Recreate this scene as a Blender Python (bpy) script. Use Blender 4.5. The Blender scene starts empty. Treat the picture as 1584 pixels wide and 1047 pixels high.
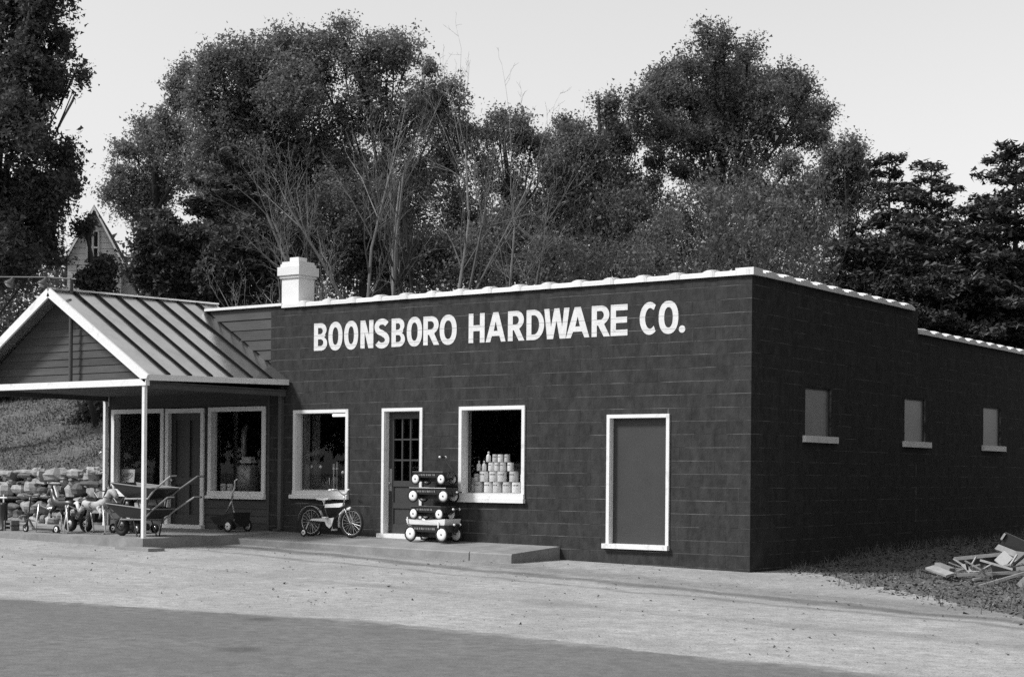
import bpy, math, random
import numpy as np
from mathutils import Vector, Matrix
random.seed(7); RNG = np.random.default_rng(11)
SC = bpy.context.scene; COL = SC.collection
R = math.radians

# ------------------------------------------------------------------ camera
CAM = np.array((11.2693, -21.8788, 1.4766)); FPX = 2519.52; PCY = 732.77
YAW, ROLL = R(-35.584), R(-0.489)
VF = np.array((math.sin(YAW), math.cos(YAW), 0.)); VR = np.array((math.cos(YAW), -math.sin(YAW), 0.)); VU = np.array((0, 0, 1.))
cd = bpy.data.cameras.new('camera'); cam = bpy.data.objects.new('camera', cd); COL.objects.link(cam)
cd.sensor_width = 36; cd.lens = FPX / 1584 * 36; cd.shift_y = (PCY - 523.5) / 1584; cd.clip_end = 2000
c_, s_ = math.cos(ROLL), math.sin(ROLL)
r2 = VR * c_ - VU * s_; u2 = VR * s_ + VU * c_
cam.matrix_world = Matrix(((r2[0], u2[0], -VF[0], CAM[0]), (r2[1], u2[1], -VF[1], CAM[1]), (r2[2], u2[2], -VF[2], CAM[2]), (0, 0, 0, 1)))
SC.camera = cam
# ------------------------------------------------------------------ sky, sun, exposure (black and white film: neutral light)
SUN_A, SUN_E = R(39), R(45)          # azimuth from the front of the shop towards its left, elevation
w = bpy.data.worlds.new('World'); SC.world = w; w.use_nodes = True
nt = w.node_tree; nt.nodes.clear()
sky = nt.nodes.new('ShaderNodeTexSky'); sky.sky_type = 'NISHITA'; sky.sun_disc = False
sky.sun_elevation = SUN_E; sky.sun_rotation = R(180 + 39); sky.air_density = 3.2; sky.dust_density = 0.8; sky.ozone_density = 1.0
bw = nt.nodes.new('ShaderNodeRGBToBW'); bg = nt.nodes.new('ShaderNodeBackground'); wo = nt.nodes.new('ShaderNodeOutputWorld')
nt.links.new(sky.outputs[0], bw.inputs[0]); nt.links.new(bw.outputs[0], bg.inputs[0]); nt.links.new(bg.outputs[0], wo.inputs[0])
bg.inputs[1].default_value = 0.15
sd = bpy.data.lights.new('sun', 'SUN'); sun = bpy.data.objects.new('sun', sd); COL.objects.link(sun)
sd.energy = 3.8; sd.angle = R(10); sd.color = (1, 1, 1)
sun.rotation_euler = Vector((math.sin(SUN_A) * math.cos(SUN_E), math.cos(SUN_A) * math.cos(SUN_E), -math.sin(SUN_E))).to_track_quat('-Z', 'Y').to_euler()
sun.location = (0, -10, 30)
SC.view_settings.view_transform = 'Standard'; SC.view_settings.look = 'None'
SC.view_settings.exposure = 0.1; SC.view_settings.gamma = 1.0; SC.view_settings.use_curve_mapping = False
SC.cycles.use_denoising = False; SC.cycles.sample_clamp_indirect = .7; SC.cycles.max_bounces = 6; SC.cycles.transparent_max_bounces = 8; SC.cycles.caustics_reflective = False; SC.cycles.caustics_refractive = False

# ------------------------------------------------------------------ measuring helpers (photo pixel -> point of the place on a known plane)
def ray(u, v):
    a, b = u - 792, PCY - v
    x = c_ * a + s_ * b; y = -s_ * a + c_ * b
    return VF + VR * x / FPX + VU * y / FPX
def on(u, v, axis, val):
    d = ray(u, v); t = (val - CAM[axis]) / d[axis]; return CAM + d * t
def at_y(u, v, y): return on(u, v, 1, y)
def far(u, v, D): return CAM + ray(u, v) * D

# ------------------------------------------------------------------ materials
MATS = {}
def mat(name, v, rough=.85, var=0., scale=8., bump=0., metal=0., rnd=0., island=0., spec=.3, detail=4., dirt=None, trans=0., coat=0., stretch=None):
    """procedural grey material: base value, noise variation, per-object and per-island variation, bump"""
    if name in MATS: return MATS[name]
    m = bpy.data.materials.new(name); m.use_nodes = True; t = m.node_tree; n = t.nodes; L = t.links
    p = n['Principled BSDF']; p.inputs['Roughness'].default_value = rough; p.inputs['Metallic'].default_value = metal
    p.inputs['Specular IOR Level'].default_value = spec; p.inputs['Coat Weight'].default_value = coat
    tc = n.new('ShaderNodeTexCoord'); ge = n.new('ShaderNodeNewGeometry')
    src = ge.outputs['Position']
    mp = n.new('ShaderNodeMapping'); L.new(src, mp.inputs[0])
    if stretch: mp.inputs['Scale'].default_value = stretch
    def math_(op, a, b):
        q = n.new('ShaderNodeMath'); q.operation = op
        for i, z in enumerate((a, b)):
            if isinstance(z, (int, float)): q.inputs[i].default_value = z
            else: L.new(z, q.inputs[i])
        return q.outputs[0]
    val = None
    def noise(sc, det=detail, r=.6):
        z = n.new('ShaderNodeTexNoise'); z.inputs['Scale'].default_value = sc; z.inputs['Detail'].default_value = det; z.inputs['Roughness'].default_value = r
        L.new(mp.outputs[0], z.inputs['Vector']); return z.outputs['Fac']
    val = v
    if var:
        f1 = noise(scale); f2 = noise(scale * 7.3, 3)
        k = math_('ADD', math_('MULTIPLY', f1, 1.4), math_('MULTIPLY', f2, .6))      # ~1 on average
        val = math_('MULTIPLY', v, math_('ADD', math_('MULTIPLY', math_('SUBTRACT', k, 1.0), var * 2.2), 1.0))
    if rnd:
        oi = n.new('ShaderNodeObjectInfo')
        val = math_('MULTIPLY', val, math_('ADD', math_('MULTIPLY', oi.outputs['Random'], 2 * rnd), 1 - rnd))
    if island:
        val = math_('MULTIPLY', val, math_('ADD', math_('MULTIPLY', ge.outputs['Random Per Island'], 2 * island), 1 - island))
    if dirt:                                   # (value, noise scale, threshold, softness, strength)
        dv, ds, th, so, st = dirt
        mr = n.new('ShaderNodeMapRange'); L.new(noise(ds, 6, .65), mr.inputs[0])
        mr.inputs[1].default_value = th - so; mr.inputs[2].default_value = th + so; mr.inputs[3].default_value = 0; mr.inputs[4].default_value = st
        mx = n.new('ShaderNodeMix'); mx.data_type = 'FLOAT'; L.new(mr.outputs[0], mx.inputs[0])
        if isinstance(val, (int, float)): mx.inputs[2].default_value = val
        else: L.new(val, mx.inputs[2])
        mx.inputs[3].default_value = dv; val = mx.outputs[0]
    if isinstance(val, (int, float)): p.inputs['Base Color'].default_value = (val, val, val, 1)
    else:
        cc = n.new('ShaderNodeCombineColor')
        for i in range(3): L.new(val, cc.inputs[i])
        L.new(cc.outputs[0], p.inputs['Base Color'])
    if bump:
        b = n.new('ShaderNodeBump'); b.inputs['Strength'].default_value = min(1, bump); b.inputs['Distance'].default_value = .01
        L.new(noise(scale * 5, 5), b.inputs['Height']); L.new(b.outputs[0], p.inputs['Normal'])
    if trans:
        tr = n.new('ShaderNodeBsdfTranslucent'); tr.inputs[0].default_value = (v * 1.3,) * 3 + (1,)
        ms = n.new('ShaderNodeMixShader'); ms.inputs[0].default_value = trans
        L.new(p.outputs[0], ms.inputs[1]); L.new(tr.outputs[0], ms.inputs[2]); L.new(ms.outputs[0], n['Material Output'].inputs[0])
    MATS[name] = m; m['v'] = v
    return m
def glass(name='window_glass'):
    m = bpy.data.materials.new(name); m.use_nodes = True; t = m.node_tree; n = t.nodes; L = t.links; n.clear()
    o = n.new('ShaderNodeOutputMaterial'); tr = n.new('ShaderNodeBsdfTransparent'); tr.inputs[0].default_value = (.95, .95, .95, 1)
    g = n.new('ShaderNodeBsdfGlossy'); g.inputs['Roughness'].default_value = .015
    lw = n.new('ShaderNodeLayerWeight'); lw.inputs[0].default_value = .5
    a = n.new('ShaderNodeMath'); a.operation = 'POWER'; a.inputs[1].default_value = 5; L.new(lw.outputs['Facing'], a.inputs[0])
    b = n.new('ShaderNodeMath'); b.operation = 'MULTIPLY_ADD'; b.inputs[1].default_value = .8; b.inputs[2].default_value = .018; L.new(a.outputs[0], b.inputs[0])
    mx = n.new('ShaderNodeMixShader'); L.new(b.outputs[0], mx.inputs[0]); L.new(tr.outputs[0], mx.inputs[1]); L.new(g.outputs[0], mx.inputs[2]); L.new(mx.outputs[0], o.inputs[0])
    return m
M = dict(
    paint=mat('dark_wall_paint', .038, .9, .50, 11.0, 1., rnd=.09, spec=.08, detail=9, dirt=(.062, 4.5, .56, .10, .6), stretch=(1, 1, .55)),
    joint=mat('mortar_joint', .05, .95, .3, 9, .3, spec=.05, dirt=(.21, 1.6, .51, .10, .85), stretch=(1, 1, 2.5)),
    letter=mat('white_sign_paint', .66, .75, .14, 9, .3, dirt=(.30, 11, .66, .04, .6)),
    white=mat('white_trim_paint', .74, .6, .07, 6, .15, dirt=(.40, 6, .62, .07, .6)),
    tile=mat('white_coping_paint', .70, .55, .06, 5, .2, rnd=.05),
    siding=mat('dark_siding_paint', .075, .75, .3, 3, .3, rnd=.12, stretch=(.4, .4, 3), spec=.2),
    doorp=mat('dark_door_paint', .042, .55, .15, 3, .1, spec=.35),
    slabm=mat('concrete', .25, .9, .25, 2.5, .6, detail=8, dirt=(.12, 1.3, .58, .12, .6)),
    roofm=mat('galvanised_roof', .76, .21, .14, 1.6, .05, metal=.93, rnd=.08, dirt=(.45, 2.2, .62, .1, .5)),
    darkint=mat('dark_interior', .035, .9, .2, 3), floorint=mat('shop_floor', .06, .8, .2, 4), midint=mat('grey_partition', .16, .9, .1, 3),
    black=mat('black_enamel', .022, .35, .1, 6, spec=.5), tyre=mat('black_rubber', .018, .8, .1, 20), dred=mat('dark_red_enamel', .035, .3, .1, 5, spec=.5),
    chrome=mat('bright_steel', .62, .3, .05, 8, metal=.8), wenamel=mat('white_enamel', .80, .35, .04, 8, dirt=(.5, 12, .7, .04, .5)),
    stone=mat('field_stone', .22, .92, .55, 6, 1., rnd=.65, detail=8), earth=mat('earth_fill', .02, .95, .3, 5, .5),
    wood=mat('weathered_wood', .30, .9, .25, 4, .4, rnd=.4), bark=mat('tree_bark', .04, .95, .3, 6, .6, stretch=(1, 1, .3)), greybark=mat('grey_bark', .075, .9, .3, 5, .3, island=.5), palebark=mat('pale_bark', .16, .9, .3, 5, .3, island=.45),
    pane=mat('frosted_pane', .15, .35, .25, 2.5, .1, spec=.5), can=mat('paint_can_label', .68, .45, .1, 20, rnd=.22), tin=mat('tin_lid', .7, .3, .05, 20, metal=.5),
    housew=mat('pale_house_siding', .58, .8, .1, 3, stretch=(1, 1, 6)), seam_refl=mat('dark_reflection_seam', .010, .9, .2, 6, .3, spec=.05), shingle=mat('dark_shingle', .05, .9, .3, 8, .4), glass=glass(), dark=mat('void_black', .008, .9),
    poster=mat('poster_paper', .42, .8, .05, 5), ink=mat('poster_ink', .10, .8), brownpaint=mat('brown_paint', .07, .4, .1, 6, spec=.5),
)

# ------------------------------------------------------------------ mesh helpers
ORG = {}
class MB:
    def __init__(s): s.v = []; s.f = []
    def add(s, vs, fs):
        o = len(s.v); s.v += [tuple(map(float, p)) for p in vs]; s.f += [tuple(o + i for i in f) for f in fs]; return s
    def box(s, x0, x1, y0, y1, z0, z1):
        return s.add([(x0, y0, z0), (x1, y0, z0), (x1, y1, z0), (x0, y1, z0), (x0, y0, z1), (x1, y0, z1), (x1, y1, z1), (x0, y1, z1)],
                     [(0, 3, 2, 1), (4, 5, 6, 7), (0, 1, 5, 4), (1, 2, 6, 5), (2, 3, 7, 6), (3, 0, 4, 7)])
    def bar(s, a, b, w, h, up=(0, 0, 1)):
        """rectangular bar from a to b, w wide (sideways) and h high"""
        a, b = Vector(a), Vector(b); d = (b - a).normalized(); up = Vector(up); x = d.cross(up)
        if x.length < 1e-4: x = d.cross(Vector((1, 0, 0)))
        x.normalize(); z = x.cross(d); x *= w / 2; z *= h / 2
        vs = [p + i * x + j * z for p in (a, b) for i, j in ((-1, -1), (1, -1), (1, 1), (-1, 1))]
        return s.add(vs, [(0, 1, 2, 3), (7, 6, 5, 4), (0, 4, 5, 1), (1, 5, 6, 2), (2, 6, 7, 3), (3, 7, 4, 0)])
    def tube(s, pts, rad, n=8, cap=True):
        pts = [Vector(p) for p in pts]; k = len(pts); rad = [rad] * k if isinstance(rad, (int, float)) else rad
        vs = []; ref = None
        for i, p in enumerate(pts):
            d = (pts[min(i + 1, k - 1)] - pts[max(i - 1, 0)])
            if d.length < 1e-9: d = Vector((0, 0, 1))
            d.normalize()
            if ref is None: ref = Vector((0, 0, 1)) if abs(d.z) < .9 else Vector((1, 0, 0))
            x = d.cross(ref)
            if x.length < 1e-5: x = d.orthogonal()
            x.normalize(); y = d.cross(x); ref = -y if False else ref
            vs += [p + (x * math.cos(2 * math.pi * j / n) + y * math.sin(2 * math.pi * j / n)) * rad[i] for j in range(n)]
        fs = [(i * n + j, i * n + (j + 1) % n, (i + 1) * n + (j + 1) % n, (i + 1) * n + j) for i in range(k - 1) for j in range(n)]
        if cap: fs += [tuple(range(n - 1, -1, -1)), tuple((k - 1) * n + j for j in range(n))]
        return s.add(vs, fs)
    def ring(s, c, axis, r, t, n=24, m=8, arc=(0, 1), w=None):
        """torus (or an arc of one) about axis; w = sideways half width if not round"""
        c, ax = Vector(c), Vector(axis).normalized(); x = ax.orthogonal().normalized()
        if abs(ax.y) > .9: x = Vector((1, 0, 0))
        y = ax.cross(x); vs = []; full = arc == (0, 1); k = n if full else n + 1; w = w or t
        for i in range(k):
            a = 2 * math.pi * (arc[0] + (arc[1] - arc[0]) * i / n); d = x * math.cos(a) + y * math.sin(a)
            for j in range(m):
                b = 2 * math.pi * j / m; vs.append(c + d * (r + t * math.cos(b)) + ax * w * math.sin(b))
        fs = [(i * m + j, ((i + 1) % k) * m + j, ((i + 1) % k) * m + (j + 1) % m, i * m + (j + 1) % m) for i in range(n if full else k - 1) for j in range(m)]
        return s.add(vs, fs)
    def lathe(s, prof, c=(0, 0, 0), axis=(0, 0, 1), n=16):
        """profile of (radius, along) turned about axis through c"""
        c, ax = Vector(c), Vector(axis).normalized(); x = ax.orthogonal().normalized(); y = ax.cross(x); vs = []
        for r, h in prof:
            vs += [c + ax * h + (x * math.cos(2 * math.pi * j / n) + y * math.sin(2 * math.pi * j / n)) * max(r, 1e-4) for j in range(n)]
        k = len(prof)
        fs = [(i * n + j, i * n + (j + 1) % n, (i + 1) * n + (j + 1) % n, (i + 1) * n + j) for i in range(k - 1) for j in range(n)]
        fs += [tuple(range(n - 1, -1, -1)), tuple((k - 1) * n + j for j in range(n))]
        return s.add(vs, fs)
    def prism(s, poly, dirv):
        """closed polygon (list of 3D points) swept by dirv"""
        n = len(poly); d = Vector(dirv); a = [Vector(p) for p in poly]
        return s.add(a + [p + d for p in a], [tuple(range(n - 1, -1, -1)), tuple(range(n, 2 * n))] + [(i, (i + 1) % n, n + (i + 1) % n, n + i) for i in range(n)])
    def build(s, name, m, parent=None, smooth=False):
        me = bpy.data.meshes.new(name)
        o3 = ORG.get(parent.name, (0, 0, 0)) if parent else (0, 0, 0)
        me.from_pydata([(p[0] - o3[0], p[1] - o3[1], p[2] - o3[2]) for p in s.v], [], s.f); me.update()
        return link(name, me, m, parent, smooth)
def link(name, me, m, parent=None, smooth=False):
    if m: me.materials.append(M[m] if isinstance(m, str) else m)
    if smooth: me.polygons.foreach_set('use_smooth', [True] * len(me.polygons))
    o = bpy.data.objects.new(name, me); COL.objects.link(o)
    if parent: o.parent = parent; ORG[o.name] = ORG.get(parent.name, (0, 0, 0))
    return o
def tag(o, label=None, cat=None, group=None, kind=None):
    for k, v in (('label', label), ('category', cat), ('group', group), ('kind', kind)):
        if v: o[k] = v
    return o
def thing(name, label, cat, loc=(0, 0, 0), rz=0, group=None, local=False):
    """an Empty at the thing's base; parts are given in place coordinates (local=False) or in the thing's own (local=True)"""
    o = bpy.data.objects.new(name, None); COL.objects.link(o); o.empty_display_size = .1
    o.location = loc; o.rotation_euler = (0, 0, rz); ORG[o.name] = (0, 0, 0) if local else tuple(loc)
    return tag(o, label, cat, group)
def copy_tree(o, parent=None, label=None, group=None):
    c = o.copy(); COL.objects.link(c); c.parent = parent
    if label: c['label'] = label
    if group: c['group'] = group
    for ch in list(o.children): copy_tree(ch, c)
    return c
UNIT = MB().box(-.5, .5, -.5, .5, -.5, .5)
def unit_mesh(name, m):
    me = bpy.data.meshes.new(name); me.from_pydata(UNIT.v, [], UNIT.f); me.update(); me.materials.append(M[m]); return me
def piece(name, me, parent, x0, x1, y0, y1, z0, z1):
    """an alike piece: shared unit mesh, placed and sized"""
    o = bpy.data.objects.new(name, me); COL.objects.link(o); o.parent = parent; p = ORG.get(parent.name, (0, 0, 0))
    o.location = ((x0 + x1) / 2 - p[0], (y0 + y1) / 2 - p[1], (z0 + z1) / 2 - p[2]); o.scale = (x1 - x0, y1 - y0, z1 - z0); return o

# ------------------------------------------------------------------ terrain
def sst(a, b, x): t = np.clip((np.asarray(x, float) - a) / (b - a), 0, 1); return t * t * (3 - 2 * t)
def hgt(x, y):
    x = np.asarray(x, float); y = np.asarray(y, float)
    base = .03 - .0185 * np.clip(x, -40, 40) + .006 * np.clip(y, -40, 0)
    bank = sst(-14.15, -14.35, x) * (sst(.55, .85, y) * .95 + .30 * np.clip(y - .8, 0, 14) + .10 * np.clip(y - 14.8, 0, 30))
    back = sst(13, 26, y) * 2.2 + .06 * np.clip(y - 20, 0, 60)
    side = sst(-.15, .05, x) * (sst(1.2, 5, y) * .16 + .016 * np.clip(y - 4, 0, 12)) * sst(9, 2, x)
    wob = .03 * np.sin(x * 1.7 + y * .9) * np.sin(y * 1.3 - x * .4) * np.clip(sst(.5, 2, y) + sst(-17, -20, y) , 0, 1) * (1 - sst(-14.6, -13.9, x) * sst(.3, 0, x) * sst(.2, -.2, y - 0))
    return base + np.maximum(bank, back * sst(-16, -12, x)) * 1 + side + wob
def sheet(name, xs, ylo, yhi, ny, dz, m, kind='structure'):
    vs = []; fs = []; k = ny + 1
    for x in xs:
        a, b = ylo(x), yhi(x)
        for j in range(k): vs.append((x, a + (b - a) * j / ny))
    A = np.array(vs); z = hgt(A[:, 0], A[:, 1]) + dz
    V = np.column_stack((A, z))
    fs = [(i * k + j, (i + 1) * k + j, (i + 1) * k + j + 1, i * k + j + 1) for i in range(len(xs) - 1) for j in range(ny)]
    me = bpy.data.meshes.new(name); me.from_pydata(V.tolist(), [], fs); me.update()
    return tag(link(name, me, m, None, True), kind=kind)
def wob1(x, s=1.): return math.sin(x * 1.3 * s + .4) * .5 + math.sin(x * 3.1 * s + 1.1) * .3 + math.sin(x * 7.7 * s) * .2
gx = sorted(set([-600, -300, -150, -90] + list(np.arange(-60, -15, 1.5)) + [-14.35, -14.25, -14.15] + list(np.arange(-14, 10.1, .5)) + list(np.arange(11, 60, 3)) + [90, 150, 300, 600]))
gy = sorted(set([-600, -250, -120, -60] + list(np.arange(-40, -12, 2)) + list(np.arange(-12, .5, .75)) + [.5, .55, .62, .7, .78, .85, 1.0] + list(np.arange(1.5, 16, .7)) + list(np.arange(16, 60, 3)) + [80, 120, 250, 600]))
GX, GY = np.meshgrid(gx, gy, indexing='ij'); GZ = hgt(GX, GY)
ny_ = len(gy); me = bpy.data.meshes.new('ground')
me.from_pydata(np.column_stack((GX.ravel(), GY.ravel(), GZ.ravel())).tolist(), [], [(i * ny_ + j, (i + 1) * ny_ + j, (i + 1) * ny_ + j + 1, i * ny_ + j + 1) for i in range(len(gx) - 1) for j in range(ny_ - 1)]); me.update()
GROUND = tag(link('ground', me, mat('leafy_earth', .10, .95, .5, 2.2, .9, dirt=(.19, 9, .57, .05, .6)), None, True), kind='structure')

def lot_material():
    m = mat('gravel_lot', .345, .95, .42, 7., 1., detail=9, dirt=(.235, .6, .54, .12, .7))
    t = m.node_tree; n = t.nodes; L = t.links; p = n['Principled BSDF']
    src = p.inputs['Base Color'].links[0].from_socket
    ge = n.new('ShaderNodeNewGeometry'); sx = n.new('ShaderNodeSeparateXYZ'); L.new(ge.outputs['Position'], sx.inputs[0])
    def mth(op, a, b=0.):
        q = n.new('ShaderNodeMath'); q.operation = op
        for i, z in enumerate((a, b)):
            if isinstance(z, (int, float)): q.inputs[i].default_value = z
            else: L.new(z, q.inputs[i])
        return q.outputs[0]
    nz = n.new('ShaderNodeTexNoise'); nz.inputs['Scale'].default_value = .9; nz.inputs['Detail'].default_value = 5
    L.new(ge.outputs['Position'], nz.inputs['Vector'])
    ns = n.new('ShaderNodeTexNoise'); ns.inputs['Scale'].default_value = 48; ns.inputs['Detail'].default_value = 4; L.new(ge.outputs['Position'], ns.inputs['Vector'])
    out = src
    # wheel tracks worn into the lot: (y at x=0, slope, half width, darkness)
    for y0, sl, hw, st in ((-3.3, -.17, .20, .50), (-2.5, -.20, .45, .30), (-4.1, -.13, .10, .30), (-6.2, -.05, .2, .16)):
        yy = mth('ADD', sx.outputs[1], mth('MULTIPLY', sx.outputs[0], -sl)); yy = mth('ADD', yy, mth('MULTIPLY', mth('SUBTRACT', nz.outputs['Fac'], .5), .9))
        d = mth('ABSOLUTE', mth('SUBTRACT', yy, y0)); mr = n.new('ShaderNodeMapRange'); mr.interpolation_type = 'SMOOTHSTEP'; L.new(d, mr.inputs[0])
        mr.inputs[1].default_value = hw * 1.8; mr.inputs[2].default_value = hw * .3; mr.inputs[3].default_value = 1; mr.inputs[4].default_value = 1 - st
        vm = n.new('ShaderNodeVectorMath'); vm.operation = 'SCALE'; L.new(out, vm.inputs[0]); L.new(mr.outputs[0], vm.inputs[3]); out = vm.outputs[0]
    # dark specks of loose stone and leaf
    mr = n.new('ShaderNodeMapRange'); L.new(ns.outputs['Fac'], mr.inputs[0]); mr.inputs[1].default_value = .54; mr.inputs[2].default_value = .68; mr.inputs[3].default_value = 1; mr.inputs[4].default_value = .5
    vm = n.new('ShaderNodeVectorMath'); vm.operation = 'SCALE'; L.new(out, vm.inputs[0]); L.new(mr.outputs[0], vm.inputs[3])
    L.new(vm.outputs[0], p.inputs['Base Color']); return m
xs_lot = list(np.arange(-60, -16, 1.)) + list(np.arange(-16, 14, .25)) + list(np.arange(14, 60, 1.))
def lot_back(x):
    if x < -14.2: return .45
    if x < .05: return .06
    return max(1.35 - .93 * x + .22 * wob1(x, 1.7), -6.2 + .2 * wob1(x))
sheet('gravel_lot', xs_lot, lambda x: -13.6, lot_back, 28, .004, lot_material())
def asphalt_material():
    m = mat('asphalt', .145, .92, .40, 8, 1., detail=9, dirt=(.112, .6, .56, .14, .7))
    t = m.node_tree; n = t.nodes; L = t.links; p = n['Principled BSDF']; out = p.inputs['Base Color'].links[0].from_socket
    ge = n.new('ShaderNodeNewGeometry')
    for u, v, r in ((405, 963, .16), (372, 1003, .20)):          # oil drips on the road
        c = on(u, v, 2, -.05); q = n.new('ShaderNodeVectorMath'); q.operation = 'DISTANCE'; L.new(ge.outputs['Position'], q.inputs[0]); q.inputs[1].default_value = tuple(c)
        mr = n.new('ShaderNodeMapRange'); L.new(q.outputs['Value'], mr.inputs[0]); mr.inputs[1].default_value = r * 1.3; mr.inputs[2].default_value = r * .5; mr.inputs[3].default_value = 1; mr.inputs[4].default_value = .62
        vm = n.new('ShaderNodeVectorMath'); vm.operation = 'SCALE'; L.new(out, vm.inputs[0]); L.new(mr.outputs[0], vm.inputs[3]); out = vm.outputs[0]
    # gravel dust carried onto the margin of the road
    sx = n.new('ShaderNodeSeparateXYZ'); L.new(ge.outputs['Position'], sx.inputs[0]); nz = n.new('ShaderNodeTexNoise'); nz.inputs['Scale'].default_value = 3.; nz.inputs['Detail'].default_value = 9; nz.inputs['Roughness'].default_value = .7; L.new(ge.outputs['Position'], nz.inputs['Vector'])
    ad = n.new('ShaderNodeMath'); ad.operation = 'MULTIPLY_ADD'; L.new(nz.outputs['Fac'], ad.inputs[0]); ad.inputs[1].default_value = 1.5
    q1 = n.new('ShaderNodeMath'); q1.operation = 'SUBTRACT'; q1.inputs[1].default_value = .5; L.new(sx.outputs[0], q1.inputs[0])
    q2 = n.new('ShaderNodeMath'); q2.operation = 'MINIMUM'; q2.inputs[1].default_value = 0; L.new(q1.outputs[0], q2.inputs[0])
    q3 = n.new('ShaderNodeMath'); q3.operation = 'MULTIPLY_ADD'; q3.inputs[1].default_value = -.25; L.new(q2.outputs[0], q3.inputs[0]); L.new(sx.outputs[1], q3.inputs[2]); L.new(q3.outputs[0], ad.inputs[2])
    mr = n.new('ShaderNodeMapRange'); L.new(ad.outputs[0], mr.inputs[0]); mr.inputs[1].default_value = -8.80; mr.inputs[2].default_value = -8.42; mr.inputs[3].default_value = 0; mr.inputs[4].default_value = .9
    mx = n.new('ShaderNodeMix'); mx.data_type = 'RGBA'; L.new(mr.outputs[0], mx.inputs[0]); L.new(out, mx.inputs[6]); mx.inputs[7].default_value = (.28, .28, .28, 1); out = mx.outputs[2]
    L.new(out, p.inputs['Base Color']); return m
road_edge = lambda x: -9.30 + .25 * max(min(x - .5, 0), -14) + .14 * wob1(x, .8) + .05 * wob1(x, 3) + .035 * wob1(x, 9) + .02 * wob1(x, 23)
sheet('asphalt_road', [-600, -200] + list(np.arange(-60, -8, 1.)) + list(np.arange(-8, 10, .06)) + list(np.arange(10, 60, 1.)) + [200, 600], lambda x: -18.5, road_edge, 10, .009,
      asphalt_material())

# ------------------------------------------------------------------ the shop: block building
U = .2032; ZR = .279                                   # course height, height of one known bed joint
TOP1, TOP2, YSTEP, YEND, XL = 4.52, 4.12, 6.54, 12.9, -9.89
SHOP = thing('hardware_store', 'dark painted block hardware store with big white lettering and white tile coping', 'store', (-5, 4, .1))
FRONT_OPEN = [(-9.24, -8.01, 1.03, 2.56), (-7.13, -6.32, .33, 2.56), (-5.43, -4.17, 1.03, 2.56), (-2.48, -1.44, .34, 2.38)]     # x0,x1,z0,z1
SIDE_W = [(1.86, 2.84), (5.95, 6.95), (10.02, 11.06)]
SIDE_OPEN = [(a, b, 2.09, 2.90) for a, b in SIDE_W]
def wall_panels(mb, a0, a1, z0, z1, opens, put):
    """rectangles of a wall around its openings"""
    xs = sorted({a0, a1} | {t for o in opens for t in o[:2]})
    for i in range(len(xs) - 1):
        m = (xs[i] + xs[i + 1]) / 2; zs = [z0]
        for o in opens:
            if o[0] < m < o[1]: zs += [o[2], o[3]]
        zs.append(z1)
        for j in range(0, len(zs), 2): put(mb, xs[i], xs[i + 1], zs[j], zs[j + 1])
core = MB()
wall_panels(core, XL, -.003, -.35, TOP1, FRONT_OPEN, lambda mb, a, b, c, d: mb.box(a, b, .003, .20, c, d))
fw = core.build('front_wall', 'joint', SHOP)
core = MB()
wall_panels(core, .2, YSTEP, -.35, TOP1, [(o[0], min(o[1], YSTEP), o[2], o[3]) for o in SIDE_OPEN if o[0] < YSTEP], lambda mb, a, b, c, d: mb.box(-.20, -.003, a, b, c, d))
wall_panels(core, .2, YEND, -.35, TOP2, SIDE_OPEN, lambda mb, a, b, c, d: mb.box(-.20, -.006, max(a, .2), b, c, d)) if False else None
wall_panels(core, YSTEP, YEND, -.35, TOP2, [(max(o[0], YSTEP), o[1], o[2], o[3]) for o in SIDE_OPEN if o[1] > YSTEP], lambda mb, a, b, c, d: mb.box(-.20, -.003, a, b, c, d))
sw = core.build('side_wall', 'joint', SHOP)
MB().box(XL, -.2, YEND - .2, YEND, -.3, TOP2).build('back_wall', 'paint', SHOP)
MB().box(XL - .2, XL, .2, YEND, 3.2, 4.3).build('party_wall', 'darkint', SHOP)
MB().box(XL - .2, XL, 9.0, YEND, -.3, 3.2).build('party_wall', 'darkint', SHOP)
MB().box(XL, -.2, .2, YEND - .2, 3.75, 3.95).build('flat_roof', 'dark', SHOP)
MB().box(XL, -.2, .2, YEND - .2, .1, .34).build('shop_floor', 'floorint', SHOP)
# block faces, course by course
G = .0050
def course(k, a0, a1, opens, off):
    z0 = ZR + k * U; z1 = z0 + U; out = []; x = a0 - off; first = True
    n0 = math.floor((a0 - off) / .4064) ; e = [off + i * .4064 for i in range(n0, n0 + int((a1 - a0) / .4064) + 3)]
    for i in range(len(e) - 1):
        s = max(e[i], a0); t = min(e[i + 1], a1)
        if t - s < .05: continue
        segs = [(s, t, z0, z1)]
        for o in opens:
            nx = []
            for (s2, t2, c, d) in segs:
                if o[3] <= c + .01 or o[2] >= d - .01 or o[1] <= s2 or o[0] >= t2: nx.append((s2, t2, c, d)); continue
                if o[0] - s2 > .03: nx.append((s2, o[0], c, d))
                if t2 - o[1] > .03: nx.append((o[1], t2, c, d))
                a, b = max(s2, o[0]), min(t2, o[1])
                if o[2] - c > .02: nx.append((a, b, c, o[2]))
                if d - o[3] > .02: nx.append((a, b, o[3], d))
            segs = nx
        out += segs
    return out
blocks = []
for k in range(-3, 21):
    for (a, b, c, d) in course(k, XL, 0, FRONT_OPEN, 0 if k % 2 else .2032):
        blocks.append(('f', a, b, c, min(d, TOP1)))
    for yy0, yy1, tp in ((0.03, YSTEP, TOP1), (YSTEP, YEND, TOP2)):
        for (a, b, c, d) in course(k, yy0, yy1, SIDE_OPEN, .2032 if k % 2 else 0):
            if c < tp - .02: blocks.append(('s', a, b, c, min(d, tp)))
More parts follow.
